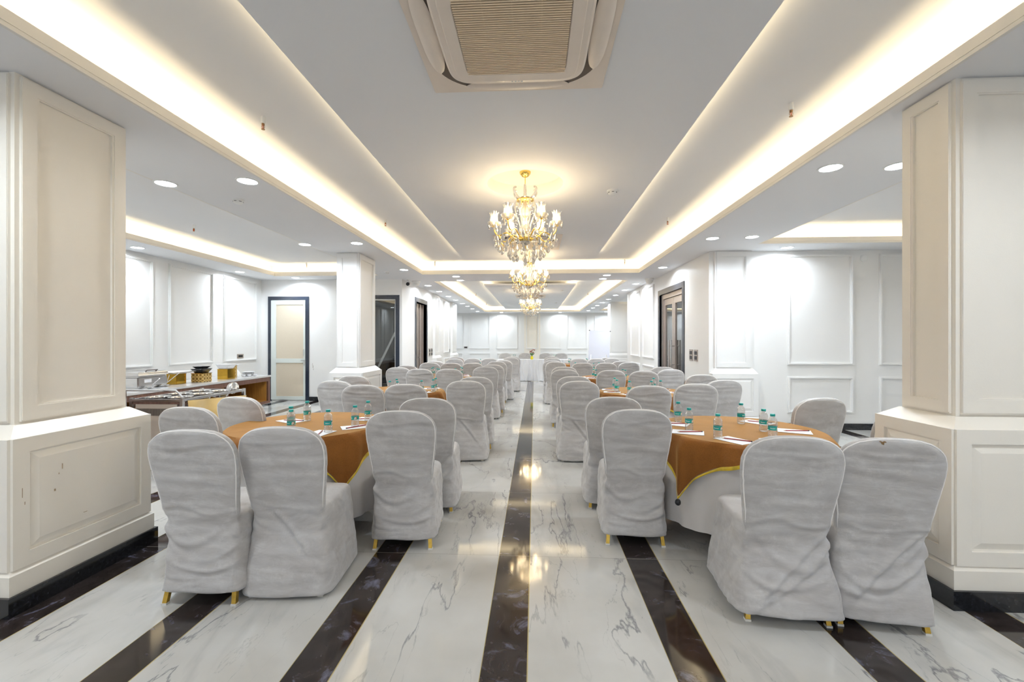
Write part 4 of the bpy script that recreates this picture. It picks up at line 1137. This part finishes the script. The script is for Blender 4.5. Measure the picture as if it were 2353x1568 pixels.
BOT = {
 'L1': [(-1.815,3.16),(-1.727,3.009),(-1.843,3.445),(-1.464,3.022),(-1.358,3.234),(-1.353,3.481)],
 'R1': [(1.154,3.562),(1.126,3.235),(1.228,2.984),(1.619,3.502),(1.643,3.214),(1.592,2.998)],
 'R2': [(1.065,5.845),(1.04,5.561),(1.161,5.389),(1.43,5.403),(1.575,5.845),(1.563,5.486)],
 'R3': [(1.034,7.679),(1.051,7.50),(1.527,7.623),(1.537,7.451)],
 'R4': [(1.302,9.68),(.929,9.961),(1.467,9.989)],
 'R5': [(.975,12.319),(.995,12.045),(1.462,12.344),(1.436,11.92)],
 'L2': [(-1.766,5.239),(-1.772,5.522),(-1.66,5.20),(-1.397,5.33),(-1.29,5.50),(-1.30,5.68)],
 'L3': [(-1.848,7.772),(-1.889,8.055),(-1.665,7.55),(-1.722,7.656),(-1.403,7.672),(-1.379,8.149),(-1.314,7.888)],
 'L4': [(-1.229,9.85)], 'L5': [(-1.462,11.75)]}
first = True
def put_bottle(x, y, z, rz, lab):
    global first
    if first: first = False; bp_.location = (x, y, z); bp_.rotation_euler.z = rz; bp_['label'] = lab; bp_['group'] = 'small water bottles'; return
    dup(bp_, (x, y, z), rz, lab, 'small water bottles')
CNT = ('first','second','third','fourth','fifth','sixth','seventh')
for k, lst in BOT.items():
    side = 'buffet-side' if k[0] == 'L' else 'glazed-door-side'; nth = ORD[int(k[1])-1]
    order = sorted(range(len(lst)), key=lambda i: lst[i][0]/lst[i][1])
    for r_, i in enumerate(order):
        x, y = lst[i]
        lab = 'teal-capped water bottle on the %s %s table, ' % (nth, side)
        lab += ('the only one there' if len(lst) == 1 else '%s from the left' % CNT[r_])
        put_bottle(x, y, TZ, random.uniform(-.5, 1.2), lab)
for i, (x, y) in enumerate(((-.74,15.5),(-.68,15.5),(.70,15.5),(.76,15.5))):
    put_bottle(x, y, .752, 0, 'tiny teal-capped bottle on the skirted head table, %s from the left' % CNT[i])

paper_me = MB().box(-.074,.074,-.105,.105,0,.0012).mesh('paper'); paper_me.materials.append(M['paper'])
pen_body = MB().tube([(0,-.085,.0045),(0,.072,.0045)], .0038, 6).mesh('pencil_body'); pen_body.materials.append(M['pencilred'])
pen_tip = MB().tube([(0,.072,.0045),(0,.088,.0035)], lambda u: .0038*(1-u)+.0004, 6).mesh('tip'); pen_tip.materials.append(simple('bare_wood', (.6,.42,.25), .6))
pen_end = MB().tube([(0,-.085,.0045),(0,-.094,.0045)], .0042, 6).mesh('end'); pen_end.materials.append(M['black'])
PAP = {'L1': [(-1.965,3.43,60),(-1.478,2.93,-10),(-1.26,3.19,-60),(-1.30,3.58,-100)],
 'R1': [(1.09,3.46,60),(1.07,3.14,70),(1.30,2.90,30),(1.77,3.56,35),(1.86,3.22,65),(1.59,2.90,20)],
 'R2': [(.96,5.87,80),(.93,5.56,80),(1.13,5.30,30),(1.78,5.56,75),(1.70,5.95,30)],
 'R3': [(.96,7.62,80),(.98,7.86,80),(1.75,7.7,70)], 'R4': [(.86,10.05,80)], 'R5': [(.86,12.3,80)],
 'L2': [(-1.35,5.92,-60),(-1.30,5.35,-60),(-2.10,5.60,60),(-1.62,5.18,0)],
 'L3': [(-1.30,8.20,-80),(-1.26,7.98,-80),(-1.95,7.60,30)], 'L4': [(-1.20,10.08,-80)]}
for k, lst in PAP.items():
    side = 'buffet-side' if k[0] == 'L' else 'glazed-door-side'; nth = ORD[int(k[1])-1]
    tx, ty = TABLES[k]
    order = sorted(range(len(lst)), key=lambda i: lst[i][0]/lst[i][1])
    for r_, i in enumerate(order):
        x, y, a = lst[i]
        d_ = sqrt((x-tx)**2+(y-ty)**2)
        if d_ > .44: x, y = tx+(x-tx)*.44/d_, ty+(y-ty)*.44/d_
        nm = 'the only one there' if len(lst) == 1 else '%s from the left' % CNT[r_]
        tag(ob('notepaper', paper_me, None, None, (x, y, TZ), radians(a)), 'white notepaper sheet on the %s %s table, %s' % (nth, side, nm), 'paper', 'notepaper sheets')
        pz = thing('pencil', 'dark red pencil on notepaper, %s %s table, %s' % (nth, side, nm), 'pencil', (x+.01, y, TZ+.0012), radians(a+25), 'dark red pencils')
        ob('pencil_shaft', pen_body, None, pz); ob('pencil_point', pen_tip, None, pz); ob('pencil_end', pen_end, None, pz)

# ------------------------------------------------------------------ head table, vase, whiteboard
t = thing('head_table', 'long head table under a white pleated satin skirt at the hall end', 'table', (-.03, 15.5, 0))
ob('table_top', MB().box(-1.30,1.30,-.30,.30,.71,.735), M['nichewood'], t)
for sx in (-1, 1):
    for sy in (-1, 1): ob('leg', MB().box(sx*1.2-.02,sx*1.2+.02,sy*.22-.02,sy*.22+.02,0,.71), M['steel'], t)
ct = tag(ob('white_tablecloth', MB().box(-1.33,1.27,15.18,15.82,.736,.75).bevel(.004), M['skirt']), 'plain white cloth top on the skirted head table', 'tablecloth')
n = 520; rows = []
X0, X1, Y0, Y1 = -1.335, 1.275, 15.175, 15.825
per = [(X0,Y1),(X0,Y0),(X1,Y0),(X1,Y1)]
path = []
segs = [((X0,Y1),(X0,Y0),(-1,0)), ((X0,Y0),(X1,Y0),(0,-1)), ((X1,Y0),(X1,Y1),(1,0))]
for (a, b, nrm), cnt in zip(segs, (60, 400, 60)):
    for i in range(cnt):
        u = i/cnt; path.append((a[0]+(b[0]-a[0])*u, a[1]+(b[1]-a[1])*u, nrm, u, nrm[1] < 0))
for k in range(9):
    v = k/8; row = []
    for (x, y, nrm, u, fr) in path:
        d = .006+.055*(.5+.5*sin(x*44+y*44))**1.5*(0.45+.55*v)+.01*fbm(x*9, y*9, v)
        xx = x
        if fr:   # swagged: the folds gather towards points on the floor
            c_ = (round((x+.03)/.52))*.52-.03; q = (x-c_)
            xx = x-q*.45*sin(pi*min(1, v*1.0))*.6
        row.append((xx+nrm[0]*d, y+nrm[1]*d, .748-v*.735))
    rows.append(row)
q = MB(); q.loft(rows, False, False, closed=False)
ob('pleated_skirt', q.mesh('skirt', True), M['skirt'], ct)
t = thing('flower_vase', 'small yellow vase of pinkish flowers on the front of the head table', 'vase', (-.09, 15.3, .75))
ob('vase_body', MB().lathe([(.03,0),(.05,.03),(.05,.08),(.03,.11),(.034,.125)], 20, cap1=False).mesh('v', True), M['yellow'], t)
q = MB(); f = MB(); lv = MB()
for i in range(9):
    a = i*2.4; r = .05+.05*random.random(); h = .24+.12*random.random()
    q.tube([(0,0,.08),(r*.4*cos(a),r*.4*sin(a),.16),(r*cos(a),r*sin(a),h)], .003, 5)
    f.ball((r*cos(a), r*sin(a), h), .022, 6)
    lv.loft([[(r*.5*cos(a+.5),r*.5*sin(a+.5),.15),(r*.5*cos(a+.5)+.012,r*.5*sin(a+.5),.17),(r*.5*cos(a+.5),r*.5*sin(a+.5)+.012,.17)],[(1.1*r*cos(a+.6),1.1*r*sin(a+.6),.21),(1.1*r*cos(a+.6)+.02,1.1*r*sin(a+.6),.22),(1.1*r*cos(a+.6),1.1*r*sin(a+.6)+.02,.22)]])
ob('flower_stem', q, M['leafm'], t); ob('flower_head', f.mesh('f', True), M['petal'], t); ob('leaf', lv, M['leafm'], t)

t = thing('whiteboard_easel', 'white standing flip board on an easel near the right of the head table', 'whiteboard', (2.10, 14.35, 0))
R_ = Matrix.Rotation(radians(3.2),4,'Y') @ Matrix.Rotation(radians(-7),4,'X')
def TT(mb): return mb.xf(Matrix.Translation((0,0,.78)) @ R_)
ob('board', TT(MB().box(-.335,.335,-.008,.008,0,.96)), M['whiteboard'], t)
ob('board_rim', TT(MB().box(-.345,-.335,-.012,.012,-.01,.97).box(.335,.345,-.012,.012,-.01,.97).box(-.335,.335,-.012,.012,-.01,0).box(-.335,.335,-.012,.012,.96,.97)), simple('board_rim', (.8,.8,.84), .4), t)
ob('corner_clip', TT(MB().box(-.352,-.325,-.016,.016,.945,.975).box(.325,.352,-.016,.016,.945,.975)), M['black'], t)
for pts in ([(-.25,.02,.95),(-.30,-.15,0)], [(.25,.02,.95),(.30,-.15,0)], [(0,.07,1.3),(0,.55,0)]):
    ob('leg', MB().tube(pts, .012, 8), M['steel'], t)

# ------------------------------------------------------------------ buffet counter
t = thing('buffet_counter', 'long walnut laminate buffet counter with open niches along the left wall', 'counter', (0,0,0))
BX0, BX1, BY1 = -6.385, -5.50, 8.80
mb = MB()
mb.box(BX0, BX1, 2.2, BY1, .115, .165).box(BX0, BX1, 2.2, BY1, .57, .655).box(BX0, BX0+.02, 2.2, BY1, .165, .57)
for yy in (2.2, 3.85, 5.15, 6.35, 7.50, BY1-.07): mb.box(BX0+.02, BX1, yy, yy+.07 if yy > 2.3 else yy+.04, .165, .57)
ob('cabinet_carcass', mb, M['counterwood'], t)
ll = MB()
for a, b in ((2.25,3.84),(3.93,5.14),(5.23,6.34),(6.43,7.49),(7.58,BY1-.08)):
    ll.box(BX0+.021, BX1-.03, a, a+.008, .166, .569).box(BX0+.021, BX1-.03, b-.008, b, .166, .569).box(BX0+.021, BX0+.03, a, b, .166, .569).box(BX0+.021, BX1-.03, a, b, .166, .172)
ob('niche_lining', ll, M['nichewood'], t)
for yy in (2.4, 5.3, 7.0, 8.62): ob('leg', MB().lathe([(.03,.115),(.02,.05),(.016,0)], 12, (BX1-.09, yy, 0)), M['counterwood'], t)
ctop = simple('pale_marble_top', (.66,.65,.64), .12, noise_amt=.08, nscale=5)
tag(ob('counter_top', MB().box(BX0, BX1+.02, 2.18, BY1+.015, .656, .69).bevel(.004), ctop), 'pale polished marble slab covering the buffet counter', 'countertop')
CT = .69
# chafing dish
t = thing('chafing_dish', 'rectangular stainless chafing dish with a roll lid on the buffet counter', 'chafing dish', (-6.03, 6.36, CT))
ob('body', MB().box(-.22,.22,-.26,.26,.0,.18).bevel(.02, 3).mesh('b', True), M['steel'], t)
rings = []
for k in range(9):
    a = k/8*pi/2; d = .04*(1-cos(a)); rings.append([(x*1.0, y, .186+.065*sin(a)) for x, y in ((-.225+d,-.265+d),(.225-d,-.265+d),(.225-d,.265-d),(-.225+d,.265-d))])
ob('lid', MB().loft(rings).mesh('l', True), M['steel'], t)
ob('lid_handle', MB().tube([(.15,-.09,.24),(.20,-.09,.268),(.20,.09,.268),(.15,.09,.24)], .007, 8), M['bronze_dark'], t)
ob('paper_tag', MB().box(.2205,.222,-.16,-.04,.085,.135), M['paper'], t)
# ladles
for i, (yy, a) in enumerate(((6.78, 35), (7.0, 20), (6.88, 60))):
    t = thing('serving_ladle', 'long steel serving ladle leaning beside the chafing dish, ' + ('the nearest one', 'the farthest one', 'the steepest one')[i], 'ladle', (-5.74-.02*i, yy-.56+.08*i, CT), radians(a-60), 'steel serving ladles')
    ob('bowl', MB().lathe([(.01,.0),(.035,.008),(.045,.03),(.043,.03),(.03,.010)], 16).mesh('b', True), M['steel'], t)
    ob('handle', MB().tube([(.04,0,.03),(.06,0,.05),(.28,0,.16+.03*i)], .005, 6), M['steel'], t)
def gold_riser(x, y, sx, sy, h, lab, patterned):
    t = thing('gold_riser', lab, 'display stand', (x, y, CT))
    ob('riser_box', MB().box(-sx/2,sx/2,-sy/2,sy/2,0,h).bevel(.004), M['pattern'] if patterned else M['goldbox'], t)
    ob('riser_rim', MB().box(-sx/2-.004,sx/2+.004,-sy/2-.004,sy/2+.004,h,h+.006), M['goldbox'], t)
    return t
gold_riser(-5.93, 6.92, .18, .20, .165, 'plain gold box riser under the white rectangular platter', False)
tag(ob('serving_platter', MB().loft([[(x,y,z) for x,y in ((-a,-b_),(a,-b_),(a,b_),(-a,b_))] for a, b_, z in ((.10,.16,0),(.15,.25,.03),(.145,.245,.032),(.095,.155,.006))]), M['china'], None, (-5.93, 6.92, CT+.172)), 'white rectangular platter on the plain gold riser', 'platter')
gold_riser(-5.78, 7.28, .21, .21, .15, 'patterned gold box riser under the stacked black bowls', True)
for i in range(2):
    z = CT+.157+i*.072
    a, b_ = ((.105,.12), (.085,.10))[i]
    tag(ob('black_bowl', MB().loft([[(x,y,zz) for x,y in sq(aa,bb_,6,32)] for aa, bb_, zz in ((a*.7,b_*.7,0),(a*1.1,b_*1.1,.068 if i == 0 else .035),(a*1.15,b_*1.15,.072 if i == 0 else .04),(a*1.02,b_*1.02,.068 if i == 0 else .035),(a*.6,b_*.6,.012))]).mesh('bb', True), M['black'], None, (-5.78, 7.28, z)),
        ('wide black square bowl directly on the patterned gold riser', 'smaller black bowl stacked on top of the wide black bowl')[i], 'bowl')
gold_riser(-5.76, 7.86, .20, .20, .185, 'gold box riser with shiny front under the tapered white bowl', False)
tag(ob('tapered_bowl', MB().loft([[(x,y,zz) for x,y in sq(aa,bb_,8,32)] for aa, bb_, zz in ((.085,.09,0),(.125,.135,.085),(.121,.131,.087),(.08,.085,.01))]).mesh('bb', True), M['china'], None, (-5.76, 7.86, CT+.192)), 'tapered square white bowl on the shiny gold riser', 'bowl')
gold_riser(-5.90, 8.14, .18, .18, .23, 'tall patterned gold riser at the wall under a white plate', True)
tag(ob('white_plate', MB().loft([[(x,y,zz) for x,y in sq(aa,aa,8,32)] for aa, zz in ((.07,0),(.13,.018),(.125,.020),(.07,.006))]).mesh('bb', True), M['china'], None, (-5.90, 8.14, CT+.237)), 'square white plate on the tall gold riser at the wall', 'plate')
pln = MB().lathe([(.06,0),(.075,.004),(.115,.016),(.113,.018),(.07,.007)], 28).mesh('pl', True); pln.materials.append(M['china'])
for i in range(6):
    tag(ob('dinner_plate', pln, None, None, (-5.85, 8.63, CT+.001+i*.0125)), 'white dinner plate in the stack at the counter end, %s from the bottom' % CNT[i], 'plate', 'stacked dinner plates')
bow = MB().lathe([(.02,0),(.035,.015),(.042,.04),(.039,.04),(.03,.015)], 20).mesh('bw', True); bow.materials.append(M['china'])
for i, (x, y) in enumerate(((-5.77,8.36),(-5.70,8.43),(-5.62,8.50))):
    tag(ob('small_bowl', bow, None, None, (x, y, CT+.001)), 'small white china bowl before the plates, %s' % ('nearest the gold riser', 'at the counter edge', 'nearest the plate stack')[i], 'bowl', 'small china bowls')
for i in range(3):
    q = MB(); a0 = i*.5
    rings = [[(r*cos(2*pi*k/10+a0)*(1+.25*sin(3*k)), r*sin(2*pi*k/10+a0), z) for k in range(10)] for r, z in ((.08,0),(.07,.03),(.03,.10),(.003,.14))]
    tag(ob('folded_napkin', q.loft(rings).mesh('n'), M['napkin'], None, (-6.13+.065*i, 8.55-.03*i-.05*(i == 1), CT+.001)), 'white folded napkin standing by the plates, %s' % ('at the wall', 'in the middle', 'toward the plate stack')[i], 'napkin', 'folded napkins')

# serving trolley in front of the counter
t = thing('serving_trolley', 'brown and steel heated serving trolley with slotted vent in front of the counter', 'trolley', (0,0,0))
TX0, TX1, TY0, TY1, TT_ = -4.30, -3.74, 4.44, 5.42, .78
YM = 4.84
ob('cabinet', MB().box(TX0,TX1,TY0,YM,.12,TT_-.11), M['counterwood'], t)
for x, y, h_ in ((TX0,TY0,.01),(TX1,TY0,.01),(TX0,TY1,.01),(TX1,TY1,.01),(TX0-.40,YM-.085,.055)):
    ob('steel_post', MB().box(x-.016,x+.016,y-.016,y+.016,0 if h_ > .02 else .06,TT_+h_), M['steel'], t)
q = MB()
for (x0, x1, y0, y1) in ((TX0+.016,TX1-.016,TY0-.016,TY0+.016),(TX0+.016,TX1-.016,TY1-.016,TY1+.016),(TX0-.016,TX0+.016,TY0+.016,TY1-.016),(TX1-.016,TX1+.016,TY0+.016,TY1-.016)): q.box(x0,x1,y0,y1,TT_-.025,TT_)
q.box(TX0+.016,TX1-.016,YM-.10,YM-.075,TT_-.02,TT_-.002).box(TX0+.016,TX1-.016,YM+.21,YM+.235,TT_-.02,TT_-.002).box((TX0+TX1)/2-.012,(TX0+TX1)/2+.012,TY0+.016,TY1-.016,TT_-.02,TT_-.002)
ob('top_frame', q, M['steel'], t)
ob('apron', MB().box(TX0+.017,TX1-.017,TY0-.004,TY0+.01,TT_-.055,TT_-.026).box(TX0-.006,TX0+.01,TY0+.02,TY1-.02,TT_-.09,TT_-.026), M['counterwood'], t)
ob('vent_panel', MB().box(TX0+.05,TX1-.05,TY0-.010,TY0-.001,.30,TT_-.055), simple('vent_panel', (.50,.42,.35), .35, .4), t)
q = MB()
for i in range(34): q.box(TX0+.065+i*.0126, TX0+.0715+i*.0126, TY0-.0125, TY0-.010, TT_-.175, TT_-.10)
ob('vent_slot', q, M['bronze_dark'], t)
ob('guard_rail', MB().tube([(TX0-.40,YM-.085,TT_+.055),(TX1-.34,YM-.085,TT_+.055),(TX1,TY0+.01,TT_+.015)], .011, 8), M['steel'], t)
for sx in (TX0+.06, TX1-.06):
    for sy in (TY0+.06, TY1-.0): ob('caster', MB().lathe([(.04,-.015),(.045,0),(.04,.015)], 14).xf(Matrix.Translation((sx,sy,.045)) @ Matrix.Rotation(pi/2,4,'Y')), M['red'], t)
ob('lower_shelf', MB().box(TX0+.017,TX1-.017,YM+.005,TY1-.017,.14,.16), M['steel'], t)
pan = MB().lathe([(.03,-.078),(.075,-.068),(.100,-.02),(.103,0),(.118,.004),(.118,.008),(.098,.006),(.092,-.02),(.06,-.06),(.01,-.070)], 24).mesh('pan', True); pan.materials.append(M['steel'])
PN = [(-4.15,4.60),(-3.89,4.60),(-4.15,4.90),(-3.89,4.90),(-4.15,5.20),(-3.89,5.20)]
for i, (x, y) in enumerate(PN):
    p_ = tag(ob('serving_bowl', pan, None, None, (x, y, TT_+.0)), 'round steel bowl set in the trolley top, %s row, %s' % (('near','middle','far')[i//2], ('buffet side','aisle side')[i % 2]), 'bowl', 'steel trolley bowls')
ob('rack_end', MB().lathe([(.075,0),(.07,.03),(.04,.045),(.001,.047)], 20).xf(Matrix.Translation((TX1-.16,TY1+.03,TT_+.01)) @ Matrix.Rotation(radians(75),4,'X')).mesh('e', True), M['steel'], t)
# gold satin drape
rows = []; nn = 60
for k in range(16):
    v = k/15; row = []
    for i in range(nn):
        u = i/(nn-1)
        yy = TY0+.05+u*.95*(1-.22*v); xx = TX1-.01+.07*v*(1-u)+.035*sin(u*15+v*2)*(.2+v)+.03*fbm(u*4, v*3, 2)*v+.08*u*v
        row.append((xx+.03, yy-.08*v*u, TT_-.02-.06*u-.66*v*(1-.30*u*u)))
    rows.append(row)
q = MB(); q.loft(rows, False, False, closed=False)
tag(ob('gold_drape', q.mesh('drape', True), M['goldcloth']), 'shiny gold satin cloth draped down the trolley side', 'cloth')

# ------------------------------------------------------------------ light, world, camera
w = bpy.data.worlds.new('World'); sc.world = w; w.use_nodes = True
bg = w.node_tree.nodes['Background']; bg.inputs[0].default_value = (.80,.88,1,1); bg.inputs[1].default_value = 1.15
cam = bpy.data.cameras.new('camera'); co = bpy.data.objects.new('camera', cam); COL.objects.link(co)
cam.sensor_width = 36; cam.lens = 36*1000/2353; cam.clip_start = .05; cam.clip_end = 100
co.location = (0, 0, 1.4); co.rotation_euler = (pi/2, 0, atan(51.5/1000))
sc.camera = co
vs = sc.view_settings; vs.view_transform = 'Standard'; vs.look = 'None'; vs.gamma = 1; vs.use_curve_mapping = False
vs.exposure = .10
sc.cycles.max_bounces = 6; sc.cycles.diffuse_bounces = 4; sc.cycles.glossy_bounces = 4; sc.cycles.transparent_max_bounces = 14; sc.cycles.use_adaptive_sampling = True; sc.cycles.adaptive_threshold = .1
sc.cycles.sample_clamp_indirect = 6; sc.cycles.use_denoising = True; sc.cycles.caustics_reflective = False; sc.cycles.caustics_refractive = False
